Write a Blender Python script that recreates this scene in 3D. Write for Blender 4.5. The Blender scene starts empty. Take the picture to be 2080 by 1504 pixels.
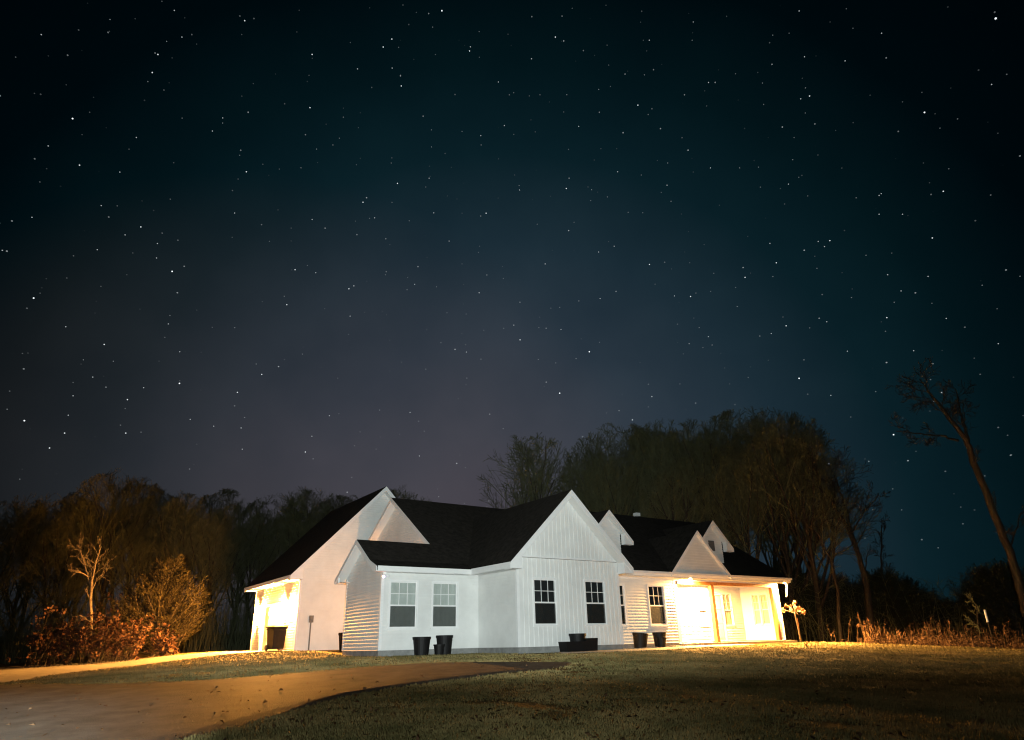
import bpy, math, random
import numpy as np
from mathutils import Vector, Matrix, noise

# ---------------------------------------------------------------- basics
scene = bpy.context.scene
COL = scene.collection
PI = math.pi
def V(*a): return Vector(a)
Zv = V(0, 0, 1)

def relu(v): return max(0.0, v)
def ss(t):
    t = min(1.0, max(0.0, t)); return t*t*(3-2*t)
def T(x, y):                                   # height of the ground
    return (-.20 - .035*min(40, relu(-x-1)) - .047*min(40, relu(-3-y))
            - .03*min(60, relu(x-21)) + .05*ss((x-9)/4) + .22*ss((x+7)/5)*ss((y-1)/7))

class MB:
    def __init__(s): s.v = []; s.f = []
    def poly(s, pts):
        i = len(s.v); s.v += [tuple(p) for p in pts]; s.f.append(tuple(range(i, i+len(pts))))
    def hexa(s, p):                            # 8 corners: bottom 0-3 ccw, top 4-7
        i = len(s.v); s.v += [tuple(q) for q in p]
        for a in ((0,3,2,1),(4,5,6,7),(0,1,5,4),(1,2,6,5),(2,3,7,6),(3,0,4,7)):
            s.f.append(tuple(i+k for k in a))
    def box(s, x0, x1, y0, y1, z0, z1):
        s.hexa([(x0,y0,z0),(x1,y0,z0),(x1,y1,z0),(x0,y1,z0),(x0,y0,z1),(x1,y0,z1),(x1,y1,z1),(x0,y1,z1)])
    def fbox(s, F, u0, u1, z0, z1, d0, d1):
        P = lambda u, z, d: F[0] + F[1]*u + Zv*z + F[2]*d
        s.hexa([P(u0,z0,d0),P(u1,z0,d0),P(u1,z0,d1),P(u0,z0,d1),P(u0,z1,d0),P(u1,z1,d0),P(u1,z1,d1),P(u0,z1,d1)])
    def prism(s, F, poly, d0, d1):
        P = lambda u, z, d: F[0] + F[1]*u + Zv*z + F[2]*d
        a = [P(u,z,d0) for u,z in poly]; b = [P(u,z,d1) for u,z in poly]
        s.poly(a[::-1]); s.poly(b); n = len(poly)
        for i in range(n):
            j = (i+1) % n; s.poly([a[i],a[j],b[j],b[i]])
    def band(s, F, pts, w, d0, d1):            # a strip of vertical width w hung under a polyline, extruded
        P = lambda u, z, d: F[0] + F[1]*u + Zv*z + F[2]*d
        for k in range(len(pts)-1):
            (u0,z0),(u1,z1) = pts[k], pts[k+1]
            q = [(u0,z0-w),(u1,z1-w),(u1,z1),(u0,z0)]
            a = [P(u,z,d0) for u,z in q]; b = [P(u,z,d1) for u,z in q]
            s.poly(a[::-1]); s.poly(b)
            s.poly([a[0],a[1],b[1],b[0]]); s.poly([a[2],a[3],b[3],b[2]])
            if k == 0: s.poly([a[3],a[0],b[0],b[3]])
            if k == len(pts)-2: s.poly([a[1],a[2],b[2],b[1]])
    def lathe(s, c, prof, n=20, closed=False):
        i = len(s.v); m = len(prof)
        for k in range(n):
            a = 2*PI*k/n
            for r, z in prof: s.v.append((c[0]+r*math.cos(a), c[1]+r*math.sin(a), c[2]+z))
        for k in range(n):
            k2 = (k+1) % n
            for j in range(m-1): s.f.append((i+k*m+j, i+k2*m+j, i+k2*m+j+1, i+k*m+j+1))
    def tube(s, pts, rad, n=6):
        pts = [Vector(p) for p in pts]; i = len(s.v); m = len(pts)
        d0 = (pts[-1]-pts[0]).normalized(); ref = V(0,0,1) if abs(d0.z) < .9 else V(1,0,0)
        for k, p in enumerate(pts):
            d = (pts[min(k+1,m-1)]-pts[max(k-1,0)]).normalized()
            a = d.cross(ref).normalized(); b = d.cross(a)
            r = rad[k] if isinstance(rad, (list, tuple)) else rad
            for q in range(n):
                t = 2*PI*q/n; s.v.append(tuple(p + a*(r*math.cos(t)) + b*(r*math.sin(t))))
        for k in range(m-1):
            for q in range(n):
                q2 = (q+1) % n; s.f.append((i+k*n+q, i+k*n+q2, i+(k+1)*n+q2, i+(k+1)*n+q))
        s.f.append(tuple(i+q for q in range(n))[::-1]); s.f.append(tuple(i+(m-1)*n+q for q in range(n)))
    def sphere(s, c, r, n=10, m=6, sz=1):
        s.lathe(c, [(max(1e-4, r*math.sin(PI*j/m)), -r*sz*math.cos(PI*j/m)) for j in range(m+1)], n)
    def mesh(s, name):
        me = bpy.data.meshes.new(name); me.from_pydata(s.v, [], s.f); me.update(); return me
    def build(s, name, m, parent=None, loc=None, smooth=False):
        me = s.mesh(name); me.materials.append(m)
        if smooth: me.polygons.foreach_set('use_smooth', [True]*len(me.polygons))
        return link(name, me, parent, loc)

def link(name, me, parent=None, loc=None):
    o = bpy.data.objects.new(name, me); COL.objects.link(o)
    if parent: o.parent = parent
    if loc: o.location = loc
    return o
def tag(o, label=None, cat=None, group=None, kind=None):
    if label: o['label'] = label
    if cat: o['category'] = cat
    if group: o['group'] = group
    if kind: o['kind'] = kind
    return o
def thing(name, loc, label, cat, group=None, rz=0):
    o = bpy.data.objects.new(name, None); COL.objects.link(o); o.location = loc; o.rotation_euler = (0,0,rz)
    o.empty_display_size = .3
    return tag(o, label, cat, group)
def copy_tree(o, parent=None):
    c = o.copy(); COL.objects.link(c)
    if parent: c.parent = parent
    for ch in list(o.children): copy_tree(ch, c)
    return c
def fast_mesh(name, v, f3, m):                 # numpy triangles
    me = bpy.data.meshes.new(name)
    v = np.asarray(v, np.float32); f = np.asarray(f3, np.int32)
    me.vertices.add(len(v)); me.vertices.foreach_set('co', v.ravel())
    me.loops.add(f.size); me.loops.foreach_set('vertex_index', f.ravel())
    k = f.shape[1]; me.polygons.add(len(f))
    me.polygons.foreach_set('loop_start', np.arange(0, f.size, k, dtype=np.int32))
    me.update(calc_edges=True); me.validate(); me.materials.append(m)
    return me

# ---------------------------------------------------------------- materials
def mat(name, c, rough=.6, spec=.3, var=0, vscale=3, bump=0, bscale=20, c2=None, metal=0, stretch=None):
    m = bpy.data.materials.new(name); m.use_nodes = True
    nt = m.node_tree; N = nt.nodes; L = nt.links; b = N['Principled BSDF']
    b.inputs['Roughness'].default_value = rough; b.inputs['Specular IOR Level'].default_value = spec
    b.inputs['Metallic'].default_value = metal
    b.inputs['Base Color'].default_value = (*c, 1)
    tc = N.new('ShaderNodeTexCoord'); src = tc.outputs['Object']
    if stretch:
        mp = N.new('ShaderNodeMapping'); mp.inputs['Scale'].default_value = stretch
        L.new(src, mp.inputs['Vector']); src = mp.outputs['Vector']
    if var or c2:
        n = N.new('ShaderNodeTexNoise'); n.inputs['Scale'].default_value = vscale; n.inputs['Detail'].default_value = 6
        n.inputs['Roughness'].default_value = .65
        L.new(src, n.inputs['Vector'])
        r = N.new('ShaderNodeValToRGB'); L.new(n.outputs['Fac'], r.inputs['Fac'])
        r.color_ramp.elements[0].position = .35; r.color_ramp.elements[1].position = .65
        a = c if c2 is None else c2
        r.color_ramp.elements[0].color = (*[x*(1-var) for x in a], 1)
        r.color_ramp.elements[1].color = (*[min(1, x*(1+var)) for x in c], 1)
        L.new(r.outputs['Color'], b.inputs['Base Color'])
    if bump:
        n2 = N.new('ShaderNodeTexNoise'); n2.inputs['Scale'].default_value = bscale; n2.inputs['Detail'].default_value = 5
        L.new(src, n2.inputs['Vector'])
        bp = N.new('ShaderNodeBump'); bp.inputs['Strength'].default_value = bump; bp.inputs['Distance'].default_value = .03
        L.new(n2.outputs['Fac'], bp.inputs['Height']); L.new(bp.outputs['Normal'], b.inputs['Normal'])
    return m
def emit_mat(name, c, s):
    m = bpy.data.materials.new(name); m.use_nodes = True; nt = m.node_tree
    nt.nodes.remove(nt.nodes['Principled BSDF']); e = nt.nodes.new('ShaderNodeEmission')
    e.inputs['Color'].default_value = (*c, 1); e.inputs['Strength'].default_value = s
    nt.links.new(e.outputs[0], nt.nodes['Material Output'].inputs['Surface']); return m
def glass_mat(name, tint=(.85,.88,.88), gloss=.04):
    m = bpy.data.materials.new(name); m.use_nodes = True; nt = m.node_tree; N = nt.nodes; L = nt.links
    N.remove(N['Principled BSDF'])
    t = N.new('ShaderNodeBsdfTransparent'); t.inputs['Color'].default_value = (*tint, 1)
    g = N.new('ShaderNodeBsdfGlossy'); g.inputs['Roughness'].default_value = gloss
    f = N.new('ShaderNodeLayerWeight'); f.inputs['Blend'].default_value = .5
    p5 = N.new('ShaderNodeMath'); p5.operation = 'POWER'; p5.inputs[1].default_value = 4.5; L.new(f.outputs['Facing'], p5.inputs[0])
    ad = N.new('ShaderNodeMath'); ad.operation = 'MULTIPLY_ADD'; ad.inputs[1].default_value = .9; ad.inputs[2].default_value = .05; L.new(p5.outputs[0], ad.inputs[0])
    x = N.new('ShaderNodeMixShader'); L.new(ad.outputs[0], x.inputs[0]); L.new(t.outputs[0], x.inputs[1]); L.new(g.outputs[0], x.inputs[2])
    L.new(x.outputs[0], N['Material Output'].inputs['Surface']); return m
def screen_mat():
    m = bpy.data.materials.new('insect_screen'); m.use_nodes = True; nt = m.node_tree; N = nt.nodes; L = nt.links
    b = N['Principled BSDF']; b.inputs['Base Color'].default_value = (.012,.013,.012,1); b.inputs['Roughness'].default_value = .7
    t = N.new('ShaderNodeBsdfTransparent'); x = N.new('ShaderNodeMixShader'); x.inputs[0].default_value = .55
    L.new(t.outputs[0], x.inputs[1]); L.new(b.outputs[0], x.inputs[2]); L.new(x.outputs[0], N['Material Output'].inputs['Surface']); return m

M = {}
M['siding'] = mat('white_vinyl_siding', (.74,.74,.72), .5, .3, var=.075, vscale=.8)
M['trim'] = mat('white_trim', (.8,.8,.79), .45, .3, var=.03, vscale=4)
M['soffit'] = mat('white_soffit', (.72,.72,.70), .55, .3, var=.03, vscale=2)
M['shingle'] = mat('dark_shingles', (.030,.026,.022), .95, .1, var=.35, vscale=5, bump=.6, bscale=30)
M['found'] = mat('grey_block', (.23,.23,.22), .9, .15, var=.2, vscale=4, bump=.3, bscale=25)
M['cedar_wood'] = mat('stained_wood', (.30,.125,.045), .6, .3, var=.25, vscale=3, bump=.15, bscale=30, stretch=(6,6,.7))
M['concrete'] = mat('concrete', (.34,.32,.29), .85, .2, var=.14, vscale=1.5, bump=.15, bscale=40)
M['drive'] = mat('driveway_surface', (.085,.074,.060), .85, .15, var=.32, vscale=1.6, bump=.9, bscale=38)
M['glass'] = glass_mat('window_glass')
M['lampglass'] = glass_mat('lamp_glass', (.97,.95,.9), .1)
M['screen'] = screen_mat()
M['curtain'] = mat('pale_curtain', (.56,.58,.54), .9, .1, var=.08, vscale=3)
M['shade'] = mat('cream_shade', (.6,.54,.42), .9, .1, var=.05)
M['room'] = mat('dark_room', (.035,.035,.035), .9, .1, var=.2)
M['black'] = mat('black_plastic', (.0065,.006,.006), .6, .25, var=.25, vscale=6)
M['darkmetal'] = mat('dark_metal', (.03,.028,.026), .45, .4)
M['grey'] = mat('grey_metal', (.13,.125,.12), .45, .4, var=.1)
M['door'] = mat('garage_door_paint', (.70,.68,.63), .5, .3, var=.03)
M['fdoor'] = mat('front_door_paint', (.55,.52,.47), .5, .3, var=.04)
M['gravel'] = mat('pale_gravel', (.36,.32,.26), .9, .2, var=.35, vscale=9)
M['bark'] = mat('bark', (.05,.04,.03), .9, .15, var=.35, vscale=6, bump=.6, bscale=14, stretch=(3,3,.6))
M['twig'] = mat('twigs', (.145,.148,.078), .9, .1, var=.3, vscale=1.2)
M['palebark'] = mat('pale_bark', (.15,.12,.085), .85, .15, var=.25, vscale=5)
M['cedar'] = mat('cedar_foliage', (.030,.024,.009), .85, .15, var=.35, vscale=1.5, c2=(.014,.012,.005))
M['leaf'] = mat('dry_leaves', (.060,.026,.012), .75, .25, var=.6, vscale=2.6, c2=(.016,.006,.003))
M['conifer'] = mat('conifer_foliage', (.035,.04,.020), .9, .1, var=.3, vscale=1.2)
M['grass'] = mat('dormant_grass', (.30,.23,.095), .85, .15, var=.25, vscale=.7, c2=(.17,.155,.058))
M['weed'] = mat('dry_weeds', (.14,.08,.04), .85, .15, var=.5, vscale=1.6, c2=(.05,.026,.014))
M['bloom'] = mat('dried_blooms', (.20,.11,.055), .85, .15, var=.25, vscale=12)
M['bulbw'] = emit_mat('warm_bulb', (1,.40,.07), 260000)
M['bulbn'] = emit_mat('entry_bulb', (1,.42,.13), 6000)
M['bulbp'] = emit_mat('porch_bulb', (1,.50,.14), 130000)
M['fillc'] = emit_mat('soffit_fill_bulb', (1,.50,.14), 125000)
M['fillr'] = emit_mat('end_fill_bulb', (1,.50,.14), 310000)  # lamp added under the eave end to brighten the right lawn
M['led'] = emit_mat('purple_led', (.80,.45,1.0), 9)
M['white_dot'] = mat('white_plastic', (.8,.8,.78), .4, .4)

def ground_mat():
    m = bpy.data.materials.new('lawn_ground'); m.use_nodes = True; nt = m.node_tree; N = nt.nodes; L = nt.links
    b = N['Principled BSDF']; b.inputs['Roughness'].default_value = .95; b.inputs['Specular IOR Level'].default_value = .1
    tc = N.new('ShaderNodeTexCoord')
    n1 = N.new('ShaderNodeTexNoise'); n1.inputs['Scale'].default_value = .35; n1.inputs['Detail'].default_value = 8; n1.inputs['Roughness'].default_value = .7
    n2 = N.new('ShaderNodeTexNoise'); n2.inputs['Scale'].default_value = 6; n2.inputs['Detail'].default_value = 8; n2.inputs['Roughness'].default_value = .75
    for n in (n1, n2): L.new(tc.outputs['Object'], n.inputs['Vector'])
    r1 = N.new('ShaderNodeValToRGB'); L.new(n1.outputs['Fac'], r1.inputs['Fac'])
    r1.color_ramp.elements[0].position = .36; r1.color_ramp.elements[0].color = (.14,.125,.048,1)
    r1.color_ramp.elements[1].position = .64; r1.color_ramp.elements[1].color = (.28,.21,.09,1)
    r2 = N.new('ShaderNodeValToRGB'); L.new(n2.outputs['Fac'], r2.inputs['Fac'])
    r2.color_ramp.elements[0].position = .3; r2.color_ramp.elements[0].color = (.35,.35,.35,1)
    r2.color_ramp.elements[1].position = .7; r2.color_ramp.elements[1].color = (1.5,1.45,1.3,1)
    mx = N.new('ShaderNodeMix'); mx.data_type = 'RGBA'; mx.blend_type = 'MULTIPLY'; mx.inputs[0].default_value = 1
    L.new(r1.outputs['Color'], mx.inputs[6]); L.new(r2.outputs['Color'], mx.inputs[7]); L.new(mx.outputs[2], b.inputs['Base Color'])
    n3 = N.new('ShaderNodeTexNoise'); n3.inputs['Scale'].default_value = 9; n3.inputs['Detail'].default_value = 7; n3.inputs['Roughness'].default_value = .7
    L.new(tc.outputs['Object'], n3.inputs['Vector'])
    bp = N.new('ShaderNodeBump'); bp.inputs['Strength'].default_value = .6; bp.inputs['Distance'].default_value = .10
    L.new(n3.outputs['Fac'], bp.inputs['Height']); L.new(bp.outputs['Normal'], b.inputs['Normal'])
    return m
M['ground'] = ground_mat()

# ---------------------------------------------------------------- ground, drive, walk
def grid_axis(fine0, fine1, step, far):
    a = list(np.arange(fine0, fine1+.001, step)); d = step
    lo = [fine0]; hi = [fine1]
    while lo[-1] > -far: d *= 1.5; lo.append(lo[-1]-d)
    d = step
    while hi[-1] < far: d *= 1.5; hi.append(hi[-1]+d)
    return lo[:0:-1] + a + hi[1:]
xs = grid_axis(-30, 60, .75, 700); ys = grid_axis(-36, 36, .75, 700)
mb = MB(); nx, ny = len(xs), len(ys)
def gz(x, y):
    h = T(x, y)
    far = max(0, math.hypot(x-5, y)-70)
    return h + .035*min(far, 160) if far else h
mb.v = [(x, y, gz(x, y)) for y in ys for x in xs]
mb.f = [(j*nx+i, j*nx+i+1, (j+1)*nx+i+1, (j+1)*nx+i) for j in range(ny-1) for i in range(nx-1)]
tag(mb.build('ground', M['ground'], smooth=True), 'rough dormant lawn sloping up to the house', 'lawn', kind='structure')

def in_poly(x, y, P):
    c = False; n = len(P); j = n-1
    for i in range(n):
        if (P[i][1] > y) != (P[j][1] > y) and x < (P[j][0]-P[i][0])*(y-P[i][1])/(P[j][1]-P[i][1])+P[i][0]: c = not c
        j = i
    return c
def ribbon(A, B, n=60, m=14):                  # surface between two polylines, draped on the ground
    def samp(L, t):
        d = [0]
        for k in range(len(L)-1): d.append(d[-1]+math.dist(L[k], L[k+1]))
        s = t*d[-1]
        for k in range(len(L)-1):
            if s <= d[k+1]+1e-9:
                q = (s-d[k])/(d[k+1]-d[k]); return [L[k][i]+(L[k+1][i]-L[k][i])*q for i in (0,1)]
        return L[-1]
    b = MB()
    for i in range(n+1):
        a, c = samp(A, i/n), samp(B, i/n)
        for j in range(m+1):
            q = j/m; x = a[0]+(c[0]-a[0])*q; y = a[1]+(c[1]-a[1])*q
            edge = .0 if j in (0, m) else .028
            if edge == 0:
                w = .12*noise.noise((x*1.3, y*1.3, 0)); x += w; y += w
            b.v.append((x, y, T(x, y)+.004+edge))
    b.f = [(i*(m+1)+j, (i+1)*(m+1)+j, (i+1)*(m+1)+j+1, i*(m+1)+j+1) for i in range(n) for j in range(m)]
    return b
DRIVE_UP = [(-22,-1.5),(-14,-1.0),(-10.3,-1.6),(-9.4,-3.0),(-8.8,-3.8),(-7.9,-4.4),(-6.6,-5.1),(-4.9,-5.25),(-3.4,-5.2),(-2.4,-5.2),(-1.2,-5.4),(.1,-5.9),(1.3,-6.5),(2.3,-7.3)]
DRIVE_LO = [(-22,-14),(-14,-13.6),(-8.3,-12.7),(-7.9,-12.4),(-7.3,-12),(-6.6,-11.4),(-6,-10.9),(-5.1,-10.2),(-3.9,-9.7),(-2.6,-9.4),(-1.3,-9.2),(.1,-8.9),(1.4,-8.3),(2.3,-7.5)]
tag(ribbon(DRIVE_UP, DRIVE_LO, 90, 20).build('driveway', M['drive'], smooth=True), 'worn driveway sweeping past the lawn at bottom left', 'driveway', kind='structure')
BR_TOP = [(-24,28),(-10.75,28),(-8.3,27),(-6,24.5),(-4.3,19.5),(-2.8,16.9),(.06,17.0)]
BR_LOW = [(-24,-.2),(-10.2,-.1),(-9,4.5),(-7.2,8.2),(-5.6,9.2),(-3.9,9.3),(.06,9.5)]
tag(ribbon(BR_TOP, BR_LOW, 60, 24).build('garage_drive', M['concrete'], smooth=True), 'pale concrete drive leading to the lit garage door', 'driveway', kind='structure')
WALK_A = [(5.0,-3.15),(8.7,-2.85),(10.4,-2.55),(12.7,-2.40),(12.95,-2.25)]
WALK_B = [(5.0,-3.6),(8.7,-3.65),(10.4,-3.6),(13.4,-3.4),(16,-3.0)]
tag(ribbon(WALK_A, WALK_B, 40, 8).build('walkway', M['concrete'], smooth=True), 'narrow concrete walk along the house front to the porch', 'path', kind='structure')

# ---------------------------------------------------------------- house helpers
def siding(b, F, outline, holes=(), lap=.115, lip=.024):
    """lapped boards filling a convex outline (u,z), leaving the holes (u0,u1,z0,z1) open"""
    zmin = min(z for _, z in outline); zmax = max(z for _, z in outline)
    zs = sorted(set([round(zmin+k*lap, 4) for k in range(int((zmax-zmin)/lap)+2)] +
                    [round(h[i], 4) for h in holes for i in (2,3)] + [round(z, 4) for _, z in outline]))
    zs = [z for z in zs if zmin-1e-6 <= z <= zmax+1e-6]
    n = len(outline)
    def span(z):
        us = []
        for i in range(n):
            (u0,z0),(u1,z1) = outline[i], outline[(i+1)%n]
            if abs(z1-z0) < 1e-9:
                if abs(z-z0) < 1e-6: us += [u0,u1]
                continue
            t = (z-z0)/(z1-z0)
            if -1e-6 <= t <= 1+1e-6: us.append(u0+(u1-u0)*t)
        return (min(us), max(us)) if us else None
    P = lambda u, z, d: F[0] + F[1]*u + Zv*z + F[2]*d
    def dep(z, top):
        t = ((z-zmin) % lap)/lap
        if top and t < 1e-4: t = 1
        if not top and t > 1-1e-4: t = 0
        return lip*(1-t)
    for z0, z1 in zip(zs[:-1], zs[1:]):
        if z1-z0 < 1e-4: continue
        a, c = span(z0+1e-5), span(z1-1e-5)
        if not a or not c: continue
        zm = (z0+z1)/2; cuts = sorted((h[0],h[1]) for h in holes if h[2] < zm < h[3])
        segs = []; l0, l1 = a[0], c[0]
        for h0, h1 in cuts: segs.append((l0,h0,l1,h0)); l0 = l1 = h1
        segs.append((l0,a[1],l1,c[1]))
        d0, d1 = dep(z0, False), dep(z1, True)
        for ua, ub, uc, ud in segs:
            if ub-ua < 1e-4 and ud-uc < 1e-4: continue
            b.poly([P(ua,z0,d0),P(ub,z0,d0),P(ud,z1,d1),P(uc,z1,d1)])
            if d0 > lip*.9: b.poly([P(ua,z0,0),P(ub,z0,0),P(ub,z0,d0),P(ua,z0,d0)])
def batten_wall(b, F, outline, holes, pitch=.2):
    siding(b, F, outline, holes, lap=50, lip=0.0)
    n = len(outline)
    us = [u for u, _ in outline]; u = min(us)+pitch*.5
    while u < max(us):
        zt = 99; zb = 99
        hits = []
        for i in range(n):
            (u0,z0),(u1,z1) = outline[i], outline[(i+1)%n]
            if abs(u1-u0) > 1e-9:
                t = (u-u0)/(u1-u0)
                if 0 <= t <= 1: hits.append(z0+(z1-z0)*t)
        z0, z1 = min(hits), max(hits)
        cuts = sorted((h[2],h[3]) for h in holes if h[0]-.02 < u < h[1]+.02); l = z0
        for c0, c1 in cuts + [(z1, z1)]:
            if c0-l > .02: b.fbox(F, u-.02, u+.02, l, c0-.004, 0.0, .020)
            l = c1
        u += pitch
def window(parent, F, u0, z0, w, h, back='room', rows=2, cols=3, screen=True, label=None, grille=True):
    """double hung window: casing and sashes, glass, grille in the top sash, screen and what hangs behind"""
    b = MB(); c = .052
    b.fbox(F, u0-c, u0+w+c, z0+h, z0+h+c+.01, -.10, .034); b.fbox(F, u0-c-.02, u0+w+c+.02, z0-c, z0, -.10, .046)
    b.fbox(F, u0-c, u0, z0, z0+h, -.10, .032); b.fbox(F, u0+w, u0+w+c, z0, z0+h, -.10, .032)
    s = .035; zm = z0+h*.485
    b.fbox(F, u0, u0+s, z0, z0+h, -.07, -.008); b.fbox(F, u0+w-s, u0+w, z0, z0+h, -.07, -.008)
    b.fbox(F, u0+s, u0+w-s, z0, z0+s+.01, -.07, -.01); b.fbox(F, u0+s, u0+w-s, z0+h-s, z0+h, -.07, -.01)
    b.fbox(F, u0+s, u0+w-s, zm-.025, zm+.025, -.07, -.004)
    o = b.build('window', M['trim'], parent)
    if label: o['label'] = label
    g = MB(); P = lambda u, z, d: F[0]+F[1]*u+Zv*z+F[2]*d
    g.poly([P(u0+s,z0+s,-.045),P(u0+w-s,z0+s,-.045),P(u0+w-s,zm-.02,-.045),P(u0+s,zm-.02,-.045)])
    g.poly([P(u0+s,zm+.02,-.035),P(u0+w-s,zm+.02,-.035),P(u0+w-s,z0+h-s,-.035),P(u0+s,z0+h-s,-.035)])
    g.build('pane', M['glass'], o)
    if grille:
        g = MB(); a0, a1, b0, b1 = u0+s, u0+w-s, zm+.025, z0+h-s
        for k in range(1, cols): x = a0+(a1-a0)*k/cols; g.fbox(F, x-.010, x+.010, b0, b1, -.032, -.018)
        for k in range(1, rows):
            z = b0+(b1-b0)*k/rows; xs_ = [a0]+[a0+(a1-a0)*q/cols for q in range(1, cols)]+[a1]
            for q in range(cols): g.fbox(F, xs_[q]+(.010 if q else 0), xs_[q+1]-(.010 if q < cols-1 else 0), z-.010, z+.010, -.031, -.019)
        g.build('grille', M['trim'], o)
    if screen:
        g = MB(); g.poly([P(u0+s,z0+s,-.012),P(u0+w-s,z0+s,-.012),P(u0+w-s,zm-.026,-.012),P(u0+s,zm-.026,-.012)])
        g.build('insect_screen', M['screen'], o)
    g = MB()
    if back == 'room':
        g.fbox(F, u0-.05, u0+w+.05, z0-.05, z0+h+.05, -.9, -.88)
        g.fbox(F, u0-.07, u0-.05, z0-.05, z0+h+.05, -.9, -.101); g.fbox(F, u0+w+.05, u0+w+.07, z0-.05, z0+h+.05, -.9, -.101)
        g.fbox(F, u0-.05, u0+w+.05, z0-.07, z0-.05, -.9, -.101); g.fbox(F, u0-.05, u0+w+.05, z0+h+.05, z0+h+.07, -.9, -.101)
        g.build('dark_room', M['room'], o)
    else:                                      # gathered cloth
        n = 40
        for k in range(n):
            t0, t1 = k/n, (k+1)/n
            d = lambda t: (-.062 if back == 'shade' else -.13)+.004*math.sin(t*w*34+u0)
            ua, ub = u0-.04+(w+.08)*t0, u0-.04+(w+.08)*t1
            g.poly([P(ua,z0-.04,d(t0)),P(ub,z0-.04,d(t1)),P(ub,z0+h+.04,d(t1)),P(ua,z0+h+.04,d(t0))])
        g.build('curtain' if back == 'curtain' else 'window_shade', M[back], o, smooth=True)
    return o
def lantern(parent, p, n, bulb, side, arm=.15):
    """wall lantern: back plate, arm, four-post cage with a cap; bulb and glass are its parts"""
    b = MB(); F = (p, side, n)
    b.fbox(F, -.06, .06, -.14, .14, 0, .025)
    b.fbox(F, -.012, .012, .13, .155, .025, arm)
    c = p + n*arm
    b.lathe(c, [(.0001,.20),(.03,.185),(.10,.14),(.105,.125),(.0001,.125)], 8)
    b.lathe(c, [(.0001,-.15),(.05,-.14),(.065,-.12),(.0001,-.12)], 8)
    for k in range(4):
        a = PI/4+k*PI/2; q = c+V(math.cos(a)*.062, math.sin(a)*.062, 0)
        b.tube([q+Zv*-.12, q+Zv*.125], .005, 5)
    o = b.build('wall_lantern', M['darkmetal'], parent)
    g = MB(); g.sphere(c, .045, 12, 8); g.build('bulb', bulb, o, smooth=True)
    return o

H = thing('farmhouse', (0,0,0), 'long white lapped siding farmhouse with dark roofs, lit garage and lit porch', 'house')
X_, Y_ = V(1,0,0), V(0,1,0)
front = lambda y, x=0: (V(x,y,0), X_, -Y_)     # faces the camera side
left = lambda x, y=0: (V(x,y,0), Y_, -X_)      # faces left; u runs away
right = lambda x, y=0: (V(x,y,0), Y_, X_)
backw = lambda y, x=0: (V(x,y,0), X_, Y_)
def wall(F, outline, holes=(), kind='lap'):
    b = MB(); (siding if kind == 'lap' else batten_wall)(b, F, outline, holes); return b.build('wall', M['siding'], H)
rect = lambda a, b, c, d: [(a,c),(b,c),(b,d),(a,d)]
def corner(x, y, z0, z1, w=.09, sx=1, sy=-1):  # L shaped corner board; sx/sy give the outer side
    b = MB(); t = .022
    x0, x1 = sorted((x+sx*t, x-sx*w)); b.box(x0, x1, *sorted((y, y+sy*t)), z0, z1)
    y0, y1 = sorted((y-sy*.0001, y-sy*w)); b.box(*sorted((x, x+sx*t)), y0, y1, z0, z1)
    b.build('corner_trim', M['trim'], H)
W0, W1 = .705, 2.25
WH = W1-W0
# --- left wing
wall(front(0), rect(0,3.96,0,2.60), [(.34,1.37,W0,W1),(2.02,3.03,W0,W1)])
window(H, front(0), .34, W0, 1.03, WH, 'curtain'); window(H, front(0), 2.02, W0, 1.01, WH, 'curtain')
wall(left(0), [(0,0),(3.3,0),(3.3,2.66),(1.65,3.75),(.30,2.88),(0,2.76)])
wall(backw(3.3), rect(0,3.07,0,2.6))
corner(0, 0, 0, 2.56, sx=-1); corner(0, 3.3, 0, 2.56, sx=-1, sy=1)
# --- front gable wing (board and batten)
GY, GX0, GX1, GM = -2.59, 3.96, 8.76, 6.36
wall(left(GX0, GY), rect(0,2.59,0,2.62))
gw = [(0,0),(4.8,0),(4.8,2.98),(0,2.98)]
wall(front(GY, GX0), gw, [(.725,1.705,W0,W1),(3.095,4.055,W0,W1)], 'batten')
wall(front(GY, GX0), [(0,3.05),(4.8,3.05),(4.8,3.06),(2.37,5.40),(0,3.12)], (), 'batten')
window(H, front(GY, GX0), .725, W0, .98, WH, 'room'); window(H, front(GY, GX0), 3.095, W0, .96, WH, 'room')
wall(right(GX1, GY), rect(0,.99,0,2.62))
b = MB(); b.fbox(front(GY, GX0), .1, 4.7, 2.99, 3.045, 0, .075); b.build('gable_trim', M['trim'], H)
corner(GX0, GY, 0, 2.58, sx=-1); corner(GX1, GY, 0, 2.58, sx=1)
# --- right wing front
RY = -1.6
wall(front(RY, GX1), rect(0,4.21,0,2.60), [(.22,1.195,W0,W1),(2.565,3.465,W0,W1)])
window(H, front(RY, GX1), .22, W0, .975, WH, 'room'); window(H, front(RY, GX1), 2.565, W0, .90, WH, 'room')
b = MB(); F_ = front(RY, GX1); b.fbox(F_, 2.60, 3.43, W0-.02, W0+.73, -.16, -.15); b.build('window_shade', M['shade'], H)
PX0, PX1, PY = 12.97, 19.8, .4
wall(right(PX0, RY), rect(0,2.0,0,2.5))
wall(left(PX1, RY), rect(0,2.0,0,2.5), [(.45,.86,W0,2.14),(.95,1.33,W0,2.14)])
window(H, left(PX1, RY), .45, W0, .41, 1.40, 'shade', cols=2, screen=False); window(H, left(PX1, RY), .95, W0, .38, 1.40, 'shade', cols=2, screen=False)
wall(front(PY, PX0), rect(0,6.83,0,2.5), [(3.60,4.22,W0,2.2),(4.42,5.34,.02,2.1),(5.42,6.04,W0,2.2)])
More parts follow.
